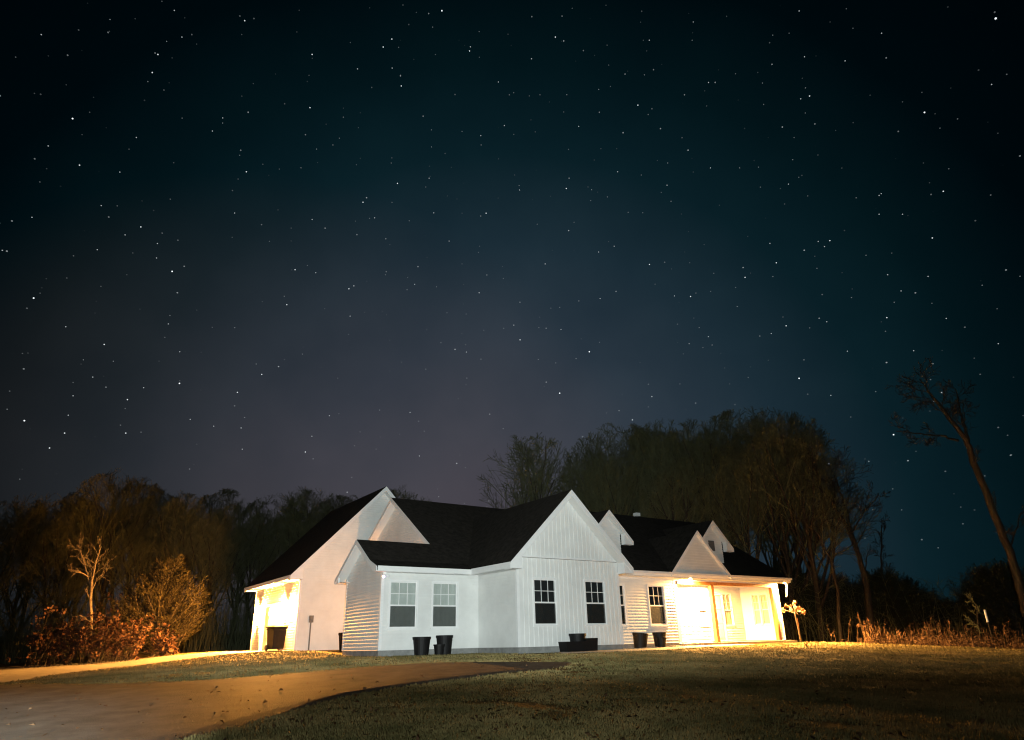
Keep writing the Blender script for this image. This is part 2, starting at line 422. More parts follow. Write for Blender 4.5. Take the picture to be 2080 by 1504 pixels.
window(H, front(PY, PX0), 3.60, W0, .62, 1.46, 'shade', cols=2, screen=False); window(H, front(PY, PX0), 5.42, W0, .62, 1.46, 'shade', cols=2, screen=False)
F_ = front(PY, PX0)
b = MB(); b.fbox(F_, 4.42, 5.34, .02, 2.1, -.06, -.03)
for k in range(2):
    for j in range(3): b.fbox(F_, 4.52+k*.40, 4.84+k*.40, .15+j*.65, .70+j*.65, -.029, -.016)
d = b.build('front_door', M['fdoor'], H)
b = MB(); b.sphere(F_[0]+F_[1]*5.25+Zv*1.0+F_[2]*.02, .03); b.build('door_knob', M['darkmetal'], d, smooth=True)
b = MB(); b.fbox(F_, 4.35, 4.42, .02, 2.17, -.05, .03); b.fbox(F_, 5.34, 5.41, .02, 2.17, -.05, .03); b.fbox(F_, 4.42, 5.34, 2.1, 2.17, -.05, .03)
b.build('door_casing', M['trim'], d)
wall(front(RY, PX1), rect(.0,.30,0,2.50))
wall(right(20.1, RY), [(0,0),(10.5,0),(10.5,2.6),(5.2,5.9),(0,2.6)])
corner(20.1, RY, 0, 2.5, w=.07, sx=1)
b = MB(); b.fbox(front(RY, PX1), -.022, .05, 0, 2.42, .0, .024); b.build('corner_trim', M['trim'], H)
b = MB(); b.box(12.86, 13.05, RY-.026, RY-.001, 0, 2.56); b.build('corner_trim', M['trim'], H)
b = MB(); b.box(PX0, PX1, RY+.02, PY, 2.50, 2.53); b.build('porch_ceiling', M['soffit'], H)
b = MB(); b.box(12.9, 20.25, -2.15, PY, -.20, -.03); b.build('porch_floor', M['concrete'], H)
b = MB(); b.box(13.06, 19.66, RY-.06, RY+.08, 2.36, 2.499); b.build('porch_beam', M['cedar_wood'], H)
b = MB(); b.box(15.20, 15.38, RY-.07, RY+.11, -.028, 2.358); b.build('porch_post', M['cedar_wood'], H)
b = MB(); b.box(19.58, 19.75, RY-.07, RY+.11, -.028, 2.358); b.build('porch_post', M['cedar_wood'], H)
# --- main block gable end, garage
wall(left(3.07), [(.3,0),(9.4,0),(9.4,3.78),(5.55,6.28),(.3,2.87)])
GG, GC = 9.4, .10
wall(front(GG, GC), [(0,.0),(4.88,.0),(4.88,6.54),(3.88,7.55),(0,3.65)], [(2.70,3.30,.02,2.1)])
F_ = front(GG, GC)
b = MB(); b.fbox(F_, 2.62,2.70,.02,2.18,-.05,.05); b.fbox(F_, 3.30,3.33,.02,2.18,-.05,.05); b.fbox(F_, 2.70,3.30,2.1,2.18,-.05,.05)
sd = b.build('side_door', M['trim'], H)
b = MB(); b.fbox(F_, 2.70,3.30,.02,2.1,-.04,-.01); b.build('door_panel', M['fdoor'], sd)
GB = 16.75
wall(left(GC, GG), rect(0,GB-GG,.0,3.09), [(2.18,5.66,-.02,2.12)])
F_ = left(GC, GG)
b = MB()
for k in range(4):
    z0 = .02+k*.525; b.fbox(F_, 2.18, 5.66, z0, z0+.517, -.17, -.13)
    for j in range(4): b.fbox(F_, 2.31+j*.85, 3.03+j*.85, z0+.08, z0+.44, -.129, -.12)
gd = b.build('garage_door', M['door'], H)
b = MB(); b.fbox(F_, 3.68, 3.88, .62, .66, -.118, -.09); b.build('door_handle', M['darkmetal'], gd)
b = MB(); b.fbox(F_, 2.06, 2.18, 0, 2.12, -.18, .03); b.fbox(F_, 5.66, 5.78, 0, 2.12, -.18, .03); b.fbox(F_, 2.06, 5.78, 2.12, 2.24, -.18, .03)
b.build('garage_door_casing', M['trim'], H)
corner(GC, GG, .0, 3.06, sx=-1); corner(GC, GB, .0, 3.06, sx=-1, sy=1)
wall(backw(GB, GC), [(0,0),(7.7,0),(7.7,3.2),(3.88,7.45),(0,3.3)])
# rear and far walls
wall(backw(10.9, 7.3), rect(0,12.8,0,2.6))
# --- foundations
for q in ((0,3.955,.012,3.29,-.45,-.001),(GX0+.012,GX1-.012,GY+.012,1,-.45,-.003),(GX1,12.9,RY+.012,1,-.45,-.001),
          (20.0,20.09,RY+.012,10,-.45,-.001),(GC+.012,6.5,GG+.012,GB-.01,-.45,-.001),(3.97,12,3.0,9.3,-.45,-.004)):
    b = MB(); b.box(*q); b.build('foundation', M['found'], H)

# --- roofs
def gable_roof(F, pts, d0, d1, ov=.4, rakew=.20, both=True, name='roof'):
    b = MB(); b.band(F, pts, .05, d0, d1); r = b.build(name, M['shingle'], H)
    lo = [(u, z-rakew+.012) for u, z in pts]; up = [(u, z-.012) for u, z in pts]
    for e0, e1, k0, k1 in ((d1-ov, d1-.002, d1+.001, d1+.024), (d0+.002, d0+ov, d0-.024, d0-.001))[:2 if both else 1]:
        b = MB(); b.band(F, lo, .02, e0, e1); b.build('soffit', M['soffit'], H)
        b = MB(); b.band(F, up, rakew, k0, k1); b.build('rake_board', M['trim'], H)
    return r
Fx = (V(0,0,0), Y_, -X_)                       # profile across Y, extruded toward -X (d = -x)
LWP = [(-.36,2.735),(.30,2.995),(1.65,3.87),(3.62,2.58)]
gable_roof(Fx, LWP, -2.72, .36, .36, .17, both=False)
MAINP = [(-.36,2.735),(.30,2.995),(5.55,6.42),(11.4,2.62)]
gable_roof(Fx, MAINP, -9.2, -2.721, .35, .19, both=False)
WINGP = [(-1.97,2.79),(3.6,6.32),(11.3,2.7)]
gable_roof(Fx, WINGP, -20.72, -9.0, .6, .19)
Fy = (V(0,0,0), X_, -Y_)                       # profile across X, extruded toward the front (d = -y)
GABP = [(3.44,2.765),(6.33,5.56),(9.22,2.765)]
gable_roof(Fy, GABP, -5.0, 2.99, .39, .24, both=False)
GARP = [(-.482,3.229),(3.983,7.742),(8.448,3.229)]
gable_roof(Fy, GARP, -17.14, -9.04, .36, .23)
def board(x0, x1, y0, y1, z0, z1, name='fascia', m='trim'):
    b = MB(); b.box(x0, x1, y0, y1, z0, z1); return b.build(name, M[m], H)
# eaves: fascia boards and closed soffits
board(-.33, 3.50, -.385, -.362, 2.56, 2.73)                 # left wing front
board(-.33, 3.44, -.36, -.002, 2.545, 2.560, 'soffit', 'soffit')
board(3.415, 3.438, -2.985, -.387, 2.56, 2.752)             # return along the recess
board(3.44, 3.955, -2.96, -.362, 2.545, 2.560, 'soffit', 'soffit')
board(9.222, 9.245, -2.985, -2.0, 2.56, 2.752)
board(8.765, 9.22, -2.96, -1.62, 2.545, 2.560, 'soffit', 'soffit')
board(9.25, 20.72, -1.995, -1.972, 2.60, 2.785)             # right wing front
board(9.25, 20.70, -1.97, -1.602, 2.575, 2.595, 'soffit', 'soffit')
board(8.77, 20.10, -1.627, -1.602, 2.50, 2.574, 'frieze', 'trim')
board(-.32, -.002, 3.0, 3.60, 2.44, 2.455, 'soffit', 'soffit')
board(-.506, -.484, 9.06, 17.12, 3.055, 3.224)                # garage
board(-.482, .098, 9.06, 17.12, 3.05, 3.068, 'soffit', 'soffit')
# boxed rake ends
def cheek(F, poly, d0, d1):
    b = MB(); b.prism(F, poly, d0, d1); b.build('rake_return', M['trim'], H)
cheek(Fy, [(3.44,2.55),(3.93,2.55),(3.93,3.03),(3.44,2.55+.0)][:3]+[(3.46,2.56)], 2.60, 2.985)
cheek(Fy, [(9.22,2.55),(9.20,2.58),(8.775,3.0),(8.775,2.55)], 2.55, 2.985)
cheek(Fy, [(-.482,3.05),(.10,3.05),(.10,3.62),(-.482,3.035)], -9.39, -9.042)
cheek(Fx, [(3.60,2.42),(3.30,2.42),(3.30,2.62)], .30, .355)
cheek(Fx, [(-.34,2.56),(.0,2.56),(.30,2.80),(-.10,2.66)], .30, .355)
# porch gable on the eave
PGP = [(12.36,2.80),(14.27,4.68),(16.18,2.80)]
gable_roof(Fy, PGP, -1.2, 2.06, .14, .16, both=False, name='porch_gable')
b = MB(); siding(b, front(-1.94, 0), [(12.45,2.80),(16.09,2.80),(14.27,4.58)]); b.build('wall', M['siding'], H)
# dormers
for cx, apex in ((9.90,5.40),(16.57,5.44)):
    hw = 1.27
    dp = [(cx-hw,apex-1.26),(cx,apex),(cx+hw,apex-1.26)]
    b = MB(); siding(b, front(-.85), [(cx-.76,3.35),(cx+.76,3.35),(cx+.76,apex-.88),(cx,apex-.12),(cx-.76,apex-.88)])
    siding(b, left(cx-.76,-.85), [(0,3.35),(1.6,4.4),(1.6,4.6),(0,4.6)]); siding(b, right(cx+.76,-.85), [(0,3.35),(1.6,4.4),(1.6,4.6),(0,4.6)])
    dm = b.build('dormer', M['siding'], H)
    b = MB(); b.band(Fy, dp, .05, -2.6, 1.12); b.build('dormer_roof', M['shingle'], dm)
    b = MB(); b.band(Fy, [(u,z-.155) for u,z in dp], .02, .85, 1.118); b.build('soffit', M['soffit'], dm)
    b = MB(); b.band(Fy, [(u,z-.012) for u,z in dp], .17, 1.121, 1.142)
    for s in (-1,1):
        e = [(cx+s*hw,apex-1.43),(cx+s*hw,apex-1.26),(cx+s*.8,apex-.81),(cx+s*.8,apex-1.43)]
        b.prism(Fy, e if s > 0 else e[::-1], .88, 1.119)
    b.build('rake_board', M['trim'], dm)
# louvre vent in the right dormer gable
b = MB()
F_ = front(-.85); b.lathe((0,0,0), [(.0001,0)], 3)
b = MB(); b.fbox(F_, 16.37, 16.77, 4.02, 4.5, .0, .03)
for k in range(6): b.fbox(F_, 16.39, 16.75, 4.05+k*.075, 4.08+k*.075, .03, .05)
b.build('gable_vent', M['grey'], H)
# small fittings
b = MB(); b.lathe((16.1,3.62,6.2), [(.06,0),(.06,.28),(.0001,.28)], 12); b.build('vent_pipe', M['white_dot'], H, smooth=False)
b = MB(); b.box(15.95,16.22,3.35,3.62,6.30,6.47); b.build('roof_vent', M['white_dot'], H)
b = MB(); b.tube([(20.50,-1.90,2.60),(20.50,-1.88,2.40),(20.46,-1.82,1.95)], .034, 8); b.build('downspout', M['trim'], H)
b = MB(); b.box(9.25,20.72,-2.10,-1.996,2.70,2.79); b.build('gutter', M['trim'], H)
# grey box and thin upright strip on the garage front wall
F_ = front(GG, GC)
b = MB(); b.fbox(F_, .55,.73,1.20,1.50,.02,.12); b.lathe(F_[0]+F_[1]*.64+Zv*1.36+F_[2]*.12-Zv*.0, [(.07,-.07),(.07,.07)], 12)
mt = b.build('wall_box', M['grey'], H)
b = MB(); b.fbox(F_, .615,.665,-.1,1.20,.025,.07); b.build('box_stem', M['grey'], mt)
# security light at the left corner
b = MB(); b.box(-.02,.10,-.15,-.02,2.46,2.545); b.tube([(.04,-.06,2.47),(.0,-.16,2.42),(-.03,-.22,2.40)], .03, 8)
b.sphere((-.04,-.24,2.39), .06, 10, 6); b.sphere((.13,-.22,2.41), .05, 10, 6)
sl = b.build('security_light', M['trim'], H, smooth=False)
b = MB(); b.sphere((-.06,-.285,2.375), .045, 10, 6); b.build('led', M['led'], sl, smooth=True)
# lamps
for y in (10.98, 15.79): lantern(H, V(GC-.022, y, 1.92), -X_, M['bulbw'], Y_)
lantern(H, V(3.045, 5.2, 2.25), -X_, M['bulbn'], Y_, .45)
for c, bm in ((V(14.4,-.40,2.499), 'bulbp'), (V(16.6,-.40,2.499), 'bulbp')):
    b = MB(); b.lathe(c, [(.045,0),(.085,0),(.085,-.008),(.045,-.006)], 20); ca = b.build('porch_light', M['trim'], H)
    b = MB(); b.lathe(c, [(.0001,-.003),(.044,-.003)], 16); b.build('bulb', M[bm], ca)
for x, bm in ((13.7,'fillc'),(20.38,'fillr')):  # added lamps, no fixture known here: they warm the wing wall and lawn
    c = V(x,-1.85,2.5745); b = MB(); b.lathe(c, [(.045,.0),(.075,0),(.075,-.006),(.045,-.006)], 20); ca = b.build('soffit_fill', M['trim'], H)
    b = MB(); b.lathe(c, [(.0001,-.003),(.044,-.003)], 16); b.build('bulb', M[bm], ca)

# ---------------------------------------------------------------- pots, cart, plants near the house
def pot(x, y, r, h, label, tilt=0, z=None, group='black plant pots along the house', cat='plant pot', name='plant_pot'):
    b = MB(); b.lathe((0,0,0), [(.0001,0),(r*.76,0),(r*.78,.02),(r*.97,h*.86),(r*1.04,h*.865),(r*1.04,h),(r*.95,h),(r*.93,h*.9),(r*.9,h*.88),(.0001,h*.86)], 28)
    o = b.build(name, M['black']); tag(o, label, cat, group)
    o.location = (x, y, T(x,y)+.002 if z is None else z); o.rotation_euler = (tilt*.4, tilt, 0); return o
pot(1.30,-.62,.30,.60,'tall black pot left of the pair below the left wing windows')
pot(1.86,-.85,.19,.35,'short black pot in front of a taller one below the left wing windows')
pot(2.20,-.60,.29,.64,'tall black pot behind a short one below the left wing windows')
def tub(x, y, w, d, h, label, z=None, rz=0):
    b = MB(); t = .03
    P = lambda k, zz: [(-w*k/2,-d*k/2,zz),(w*k/2,-d*k/2,zz),(w*k/2,d*k/2,zz),(-w*k/2,d*k/2,zz)]
    lo, hi, li, ri = P(.9,0), P(1,h), P(.93,h), P(.86,h*.8)
    b.poly(lo[::-1])
    for A_, B_ in ((lo,hi),(hi,li),(li,ri)):
        for k in range(4): b.poly([A_[k],A_[(k+1)%4],B_[(k+1)%4],B_[k]])
    b.poly(ri)
    o = b.build('planter_box', M['black']); tag(o, label, 'planter', 'black planter boxes under the gable windows')
    o.location = (x, y, T(x,y)+.002 if z is None else z); o.rotation_euler = (0,0,rz); return o
tub(5.98,-3.02,.92,.46,.34,'long low black planter box, left of the group under the front gable')
tub(6.73,-2.98,.56,.42,.44,'black planter box at the right end of the group under the front gable')
pot(6.36,-2.84,.30,.60,'black round tub rising behind two planter boxes under the front gable')
pot(9.95,-2.25,.30,.58,'black pot leaning over, left of the group below the right wing window', tilt=.10)
pot(10.86,-2.5,.20,.38,'short black pot in front of a tall one beside the porch', tilt=.06)
pot(11.22,-2.1,.27,.58,'tall black pot nearest the lit porch')
pot(1.0,5.6,.30,.72,'dark bin in the gap between garage and left wing', group='bins in the gap', cat='bin', name='bin')
bpy.data.objects['bin'].pop('group', None)

cart = thing('trash_cart', (-.63, 9.78, T(-.63,9.78)+.035), 'black wheeled trash cart standing by the garage corner', 'trash cart', rz=.15)
b = MB()
def ring(w, d, z, yo=0): return [(-w/2,-d/2+yo,z),(w/2,-d/2+yo,z),(w/2,d/2+yo,z),(-w/2,d/2+yo,z)]
R_ = [ring(.50,.55,.06), ring(.52,.58,.12), ring(.60,.70,.86), ring(.66,.76,.87), ring(.66,.76,.93), ring(.60,.70,.94)]
b.poly(R_[0][::-1])
for A_, B_ in zip(R_[:-1], R_[1:]):
    for k in range(4): b.poly([A_[k],A_[(k+1)%4],B_[(k+1)%4],B_[k]])
for k in (-1,0,1): b.hexa([(k*.16-.03,-.30,.2),(k*.16+.03,-.30,.2),(k*.16+.03,-.27,.2),(k*.16-.03,-.27,.2),(k*.17-.03,-.352,.75),(k*.17+.03,-.352,.75),(k*.17+.03,-.33,.75),(k*.17-.03,-.33,.75)])
b.build('body', M['black'], cart)
b = MB(); A_, B_, C_ = ring(.68,.80,.945), ring(.68,.80,.985), ring(.50,.60,1.04)
b.poly(A_[::-1])
for P_, Q_ in ((A_,B_),(B_,C_)):
    for k in range(4): b.poly([P_[k],P_[(k+1)%4],Q_[(k+1)%4],Q_[k]])
b.poly(C_); b.build('lid', M['black'], cart)
b = MB(); b.tube([(-.27,.36,.86),(-.27,.47,.90),(.27,.47,.90),(.27,.36,.86)], .018, 8); b.build('handle', M['black'], cart)
for s in (-1,1):
    b = MB(); b.tube([(s*.26,.26,.12),(s*.33,.26,.12)], .12, 18); b.build('wheel', M['darkmetal'], cart)

rnd = random.Random(11)
hyd = thing('hydrangea_tree', (20.27,-2.3,T(20.27,-2.3)), 'small staked hydrangea tree with dried flower heads at the right porch corner', 'small tree')
b = MB(); b.tube([(0,0,0),(-.03,0,.6),(-.06,.02,1.15),(-.1,0,1.35)], [.04,.035,.03,.035], 8)
tips = []
for k in range(15):
    a = rnd.uniform(0, 2*PI); e = rnd.uniform(.25,1.2); l = rnd.uniform(.35,.62)
    p0 = V(-.1,0,1.3); p1 = p0+V(math.cos(a)*math.cos(e), math.sin(a)*math.cos(e), math.sin(e))*l*.6+Zv*.02
    p2 = p0+V(math.cos(a)*math.cos(e), math.sin(a)*math.cos(e), math.sin(e)*.9)*l; b.tube([p0,p1,p2],[.013,.009,.006],5); tips.append(p2)
p0 = V(-.1,0,1.32); q = V(.50,-.10,1.36); b.tube([p0,(.15,-.05,1.22),(.35,-.08,1.30),q],[.013,.009,.007,.006],5); tips.append(q)
b.build('trunk', M['palebark'], hyd, smooth=True)
b = MB(); b.tube([(.10,.03,0),(.05,.02,1.1)], .014, 6); b.build('stake', M['cedar_wood'], hyd)
for k, p in enumerate(tips):
    b = MB(); R = rnd.uniform(.06,.085) if k < 13 else .125
    for q in range(46):
        d = V(rnd.gauss(0,1),rnd.gauss(0,1),rnd.gauss(0,1)).normalized(); c = p+d*R*rnd.uniform(.6,1); a = d.orthogonal().normalized(); e = d.cross(a); s = R*.34
        b.poly([c+a*s,c+e*s,c-a*s,c-e*s])
    b.build('flower_head', M['bloom'], hyd)
# gravel bed beside the walk
b = MB()
for k in range(900):
    x = rnd.uniform(8.9,12.8); y = rnd.uniform(-2.85,-1.72)
    if y < -2.85+.12*(x-8.9): y += .1
    s = rnd.uniform(.025,.06); c = V(x,y,T(x,y)+s*.3)
    b.hexa([c+V(rnd.uniform(.6,1)*sx*s, rnd.uniform(.6,1)*sy*s, sz*s*.6) for sz in (-1,1) for sx,sy in ((-1,-1),(1,-1),(1,1),(-1,1))])
tag(b.build('gravel', M['gravel']), 'pale gravel strip between the right wing and the walk', 'gravel', kind='stuff')

# ---------------------------------------------------------------- trees
class Tubes:
    def __init__(s): s.P = []; s.F = []; s.n = 0
    def add(s, pts, rad, k):
        pts = np.asarray(pts, float); m = len(pts); rad = np.asarray(rad, float)
        d = np.gradient(pts, axis=0); d /= np.linalg.norm(d, axis=1)[:,None]+1e-9
        ref = np.array([0,0,1.]) if abs(d[0,2]) < .9 else np.array([1.,0,0])
        a = np.cross(d, ref); a /= np.linalg.norm(a, axis=1)[:,None]+1e-9; c = np.cross(d, a)
        t = np.arange(k)*2*PI/k
        ringv = pts[:,None,:] + rad[:,None,None]*(np.cos(t)[None,:,None]*a[:,None,:]+np.sin(t)[None,:,None]*c[:,None,:])
        s.P.append(ringv.reshape(-1,3))
        i, q = np.meshgrid(np.arange(m-1), np.arange(k), indexing='ij'); q2 = (q+1) % k
        f = np.stack([i*k+q, i*k+q2, (i+1)*k+q2, (i+1)*k+q], -1).reshape(-1,4)+s.n
        s.F.append(f); s.n += m*k
    def mesh(s, name, m): return fast_mesh(name, np.concatenate(s.P), np.concatenate(s.F), m)
def rot_about(d, ang, az):
    d = d/np.linalg.norm(d); r = np.array([0,0,1.]) if abs(d[2]) < .95 else np.array([1.,0,0])
    a = np.cross(d, r); a /= np.linalg.norm(a); c = np.cross(d, a)
    return d*math.cos(ang)+(a*math.cos(az)+c*math.sin(az))*math.sin(ang)
def grow(rg, trunk, crown, p, d, L, r, lev, spec):
    n = (7,6,5,4,3)[min(lev,4)]
    pts = [p]; dd = d/np.linalg.norm(d)
    env = spec.get('env')
    for k in range(n):
        dd = dd + rg.normal(0, spec['wob'][lev], 3) + np.array([0,0,spec['up'][lev]])/n
        dd /= np.linalg.norm(dd); q_ = pts[-1]+dd*L/n
        if env and lev and k and (q_[0]**2+q_[1]**2)/env[1]**2+((q_[2]-env[0])/env[2])**2 > 1+.12*math.sin(q_[0]*1.3+q_[1])*math.cos(q_[1]*.9+q_[2]): break
        pts.append(q_)
    n = len(pts)-1
    tip = .25 if lev == 0 else .35
    rad = [max(spec['rmin'], r*(1-(1-tip)*k/n)) for k in range(n+1)]
    (trunk if lev < 2 else crown).add(pts, rad, (8,6,4,3,3)[min(lev,4)])
    if lev+1 >= spec['levels']: return
    cnt = spec['kids'][lev]; cnt = cnt+rg.integers(-1,2) if cnt > 3 else cnt
    for k in range(cnt):
        t = spec['from'][lev]+(1-spec['from'][lev])*(k+rg.uniform(.2,.8))/cnt
        i = min(n-1, int(t*n)); q = t*n-i; pp = pts[i]*(1-q)+pts[i+1]*q
        loc = pts[i+1]-pts[i]
        nd = rot_about(loc, spec['ang'][lev]*rg.uniform(.7,1.25), rg.uniform(0,2*PI)+k*2.4)
        rr = (rad[i]*(1-q)+rad[i+1]*q)*spec['rk'][lev]
        grow(rg, trunk, crown, pp, nd, L*spec['lk'][lev]*rg.uniform(.75,1.2)*(1.15-.45*t), rr, lev+1, spec)
VASE = dict(levels=5, kids=[11,9,7,5], ang=[.50,.55,.6,.65], lk=[.80,.52,.48,.5], rk=[.62,.6,.55,.6], up=[.05,.35,.25,.15,.05], wob=[.05,.09,.12,.15,.18], rmin=.011, **{'from':[.20,.2,.15,.1]})
VASE['env'] = (9.2, 4.7, 6.6)
TALL = dict(VASE, env=(9.0, 3.9, 7.0), kids=[13,7,6,5], ang=[.60,.6,.6,.7], lk=[.50,.55,.5,.5], **{'from':[.28,.15,.15,.1]})
def tree_meshes(name, seed, Ht, r, spec, bark='bark', twig='twig'):
    rg = np.random.default_rng(seed); tr, cr = Tubes(), Tubes()
    grow(rg, tr, cr, np.zeros(3), np.array([0,0,1.])+rg.normal(0,.05,3), Ht*(.62 if spec['lk'][0] > .6 else .9), r, 0, spec)
    return tr.mesh('trunk', M[bark]), cr.mesh('crown', M[twig])
VAR = [tree_meshes('a', 3, 16, .26, VASE), tree_meshes('b', 8, 16, .24, VASE), tree_meshes('c', 21, 16, .22, TALL), tree_meshes('d', 34, 16, .25, VASE), tree_meshes('e', 55, 16, .2, TALL)]
VTOP = [max(v.co.z for v in m[1].vertices) for m in VAR]
def place_tree(k, x, y, h, rz, label, group, name='bare_tree', cat='tree', wide=1.0):
    t = thing(name, (x, y, T(x,y)-.1), label, cat, group, rz); s = h/VTOP[k]; t.scale = (s*wide, s*wide, s)
    link('trunk', VAR[k][0], t); link('crown', VAR[k][1], t); return t
LEFTL = 'one of the bare trees crowding the dark wood left of the garage'
for k, (x, y, h, rz, w) in enumerate([(-13.75, 58.76, 14.72, 3.91, 1.0), (-10.46, 61.48, 16.64, 4.66, 1.0), (-7.17, 64.07, 16.61, 4.99, 1.0), (-4.1, 58.62, 18.52, 5.92, 1.0), (-0.43, 74.2, 21.2, 4.65, 1.0), (1.28, 63.37, 17.52, 5.79, 1.0), (2.83, 55.13, 15.64, 0.18, 1.0), (8.07, 70.28, 19.89, 2.92, 1.0), (8.33, 56.73, 15.96, 5.92, 1.0), (14.72, 71.47, 19.81, 4.08, 1.0), (14.08, 60.69, 18.7, 5.66, 1.0), (14.22, 52.37, 16.85, 0.71, 1.0), (21.02, 63.99, 19.11, 2.95, 1.0), (26.09, 70.55, 20.62, 1.55, 1.0), (-11.52, 56.19, 13.07, 3.41, 1.0), (-6.95, 58.78, 14.21, 3.6, 1.0), (4.96, 52.06, 13.29, 0.08, 1.0), (9.1, 53.83, 13.94, 1.36, 1.0), (12.61, 55.62, 14.47, 1.76, 1.0), (18.2, 59.39, 16.76, 5.75, 1.0), (-16.02, 61.27, 15.46, 4.81, 1.0), (-8.53, 58.82, 13.17, 1.0, 1.0), (1.53, 55.34, 13.51, 5.01, 1.0), (30.85, 74.33, 21.54, 0.87, 1.0), (7.96, 59.52, 13.62, 3.88, 1.0), (21.08, 77.88, 19.45, 0.8, 1.0), (-4.62, 79.81, 20.48, 0.01, 1.0), (2.02, 81.9, 21.73, 5.47, 1.0), (-10.3, 82.6, 19.12, 1.32, 1.0), (9.08, 83.52, 20.73, 1.35, 1.0), (19.38, 83.88, 21.79, 6.17, 1.0), (13.86, 49.71, 14.18, 5.48, 1.0), (-0.75, 66.27, 17.27, 1.82, 1.0), (-1.06, 58.34, 13.24, 6.04, 1.0), (-1.34, 74.28, 16.25, 3.39, 1.0)]): place_tree(k % 5, x, y, h, rz, LEFTL, 'bare trees in the left wood', wide=w)
RIGHTL = 'one of the tall bare trees massed behind the right half of the house'
for k, (x, y, h, rz, w) in enumerate([(30.53, 21.13, 17.81, 4.26, 1.0), (33.34, 23.98, 19.94, 1.29, 1.0), (30.23, 18.66, 17.9, 5.91, 1.0), (34.88, 21.09, 19.87, 4.34, 1.0), (31.61, 15.83, 17.51, 6.07, 1.0), (36.33, 18.06, 19.53, 5.61, 1.0), (32.76, 13.02, 17.15, 1.88, 1.0), (36.77, 14.43, 18.7, 2.27, 1.0), (35.18, 11.6, 18.24, 1.04, 1.0), (38.32, 12.41, 19.24, 0.92, 1.0), (35.04, 8.39, 17.28, 0.41, 1.0), (39.1, 9.53, 18.13, 1.89, 1.0), (40.2, 25.66, 19.59, 3.79, 1.0), (42.91, 22.69, 19.76, 0.02, 1.0), (43.54, 18.77, 19.31, 4.26, 1.0), (45.48, 16.14, 19.38, 2.12, 1.0), (26.81, 16.4, 13.87, 1.95, 1.0), (37.51, 25.53, 17.6, 5.14, 1.0), (29.88, 13.27, 13.58, 3.02, 1.0), (40.81, 18.97, 17.0, 1.98, 1.0), (31.49, 8.19, 13.71, 3.02, 1.0), (33.06, 26.91, 14.56, 4.43, 1.0)]): place_tree((k*2+1) % 5, x, y, h, rz, RIGHTL, 'bare trees in the right grove', wide=w)
SOLO = [('round bare tree rising alone over the peak of the front gable', 3), ('low bare tree showing over the roof between the two left peaks', 3), ('tall bare tree at the right edge of the grove with spreading trunks', 1)]
for (lab, v), (x, y, h, rz, w) in zip(SOLO, [(25.52, 25.27, 17.97, 0.36, 1.12), (19.97, 40.2, 15.44, 6.12, 1.0), (33.55, 5.22, 15.68, 0.14, 1.0)]): place_tree(v, x, y, h, rz, lab, None, wide=w)

# trees with limbs as in the photo: explicit limbs, then twigs
def limb_tree(name, base, limbs, label, cat, seed, bark='bark', twig='twig', tw=1.0, group=None, kids=(7,5,4), wk=1.0):
    t = thing(name, base, label, cat, group); rg = np.random.default_rng(seed); tr, cr = Tubes(), Tubes()
    sp = dict(levels=4, kids=[0,kids[0],kids[1],kids[2]], ang=[.5,.7,.7,.7], lk=[.5,.55,.55,.5], rk=[.5,.5,.5,.6], up=[0,.15,.15,.1,0], wob=[.05*wk,.12*wk,.15*wk,.18*wk,.2*wk], rmin=.010*wk, **{'from':[.2,.15,.1,.1]})
    for pts, r0, r1, n, L in limbs:
        pts = [np.array(p)-np.array(base) for p in pts]; m = len(pts)
        P = []
        for i in range(m-1):
            for q in range(4): P.append(pts[i]+(pts[i+1]-pts[i])*q/4+rg.normal(0, .03*tw, 3))
        P.append(pts[-1]); N_ = len(P)
        tr.add(P, [r0+(r1-r0)*k/(N_-1) for k in range(N_)], 8)
        for k in range(n):
            u = (.25+.75*(k+rg.uniform(.1,.9))/n)*(N_-1); i = min(N_-2, int(u))
            nd = rot_about(P[i+1]-P[i], rg.uniform(.5,1.0), rg.uniform(0,2*PI)); rr = (r0+(r1-r0)*u/(N_-1))*.26
            grow(rg, cr, cr, P[i]+(P[i+1]-P[i])*(u-i), nd, L*rg.uniform(.6,1.2), max(rr,.012), 1, sp)
    link('trunk', tr.mesh('trunk', M[bark]), t); link('crown', cr.mesh('crown', M[twig]), t)
    return t
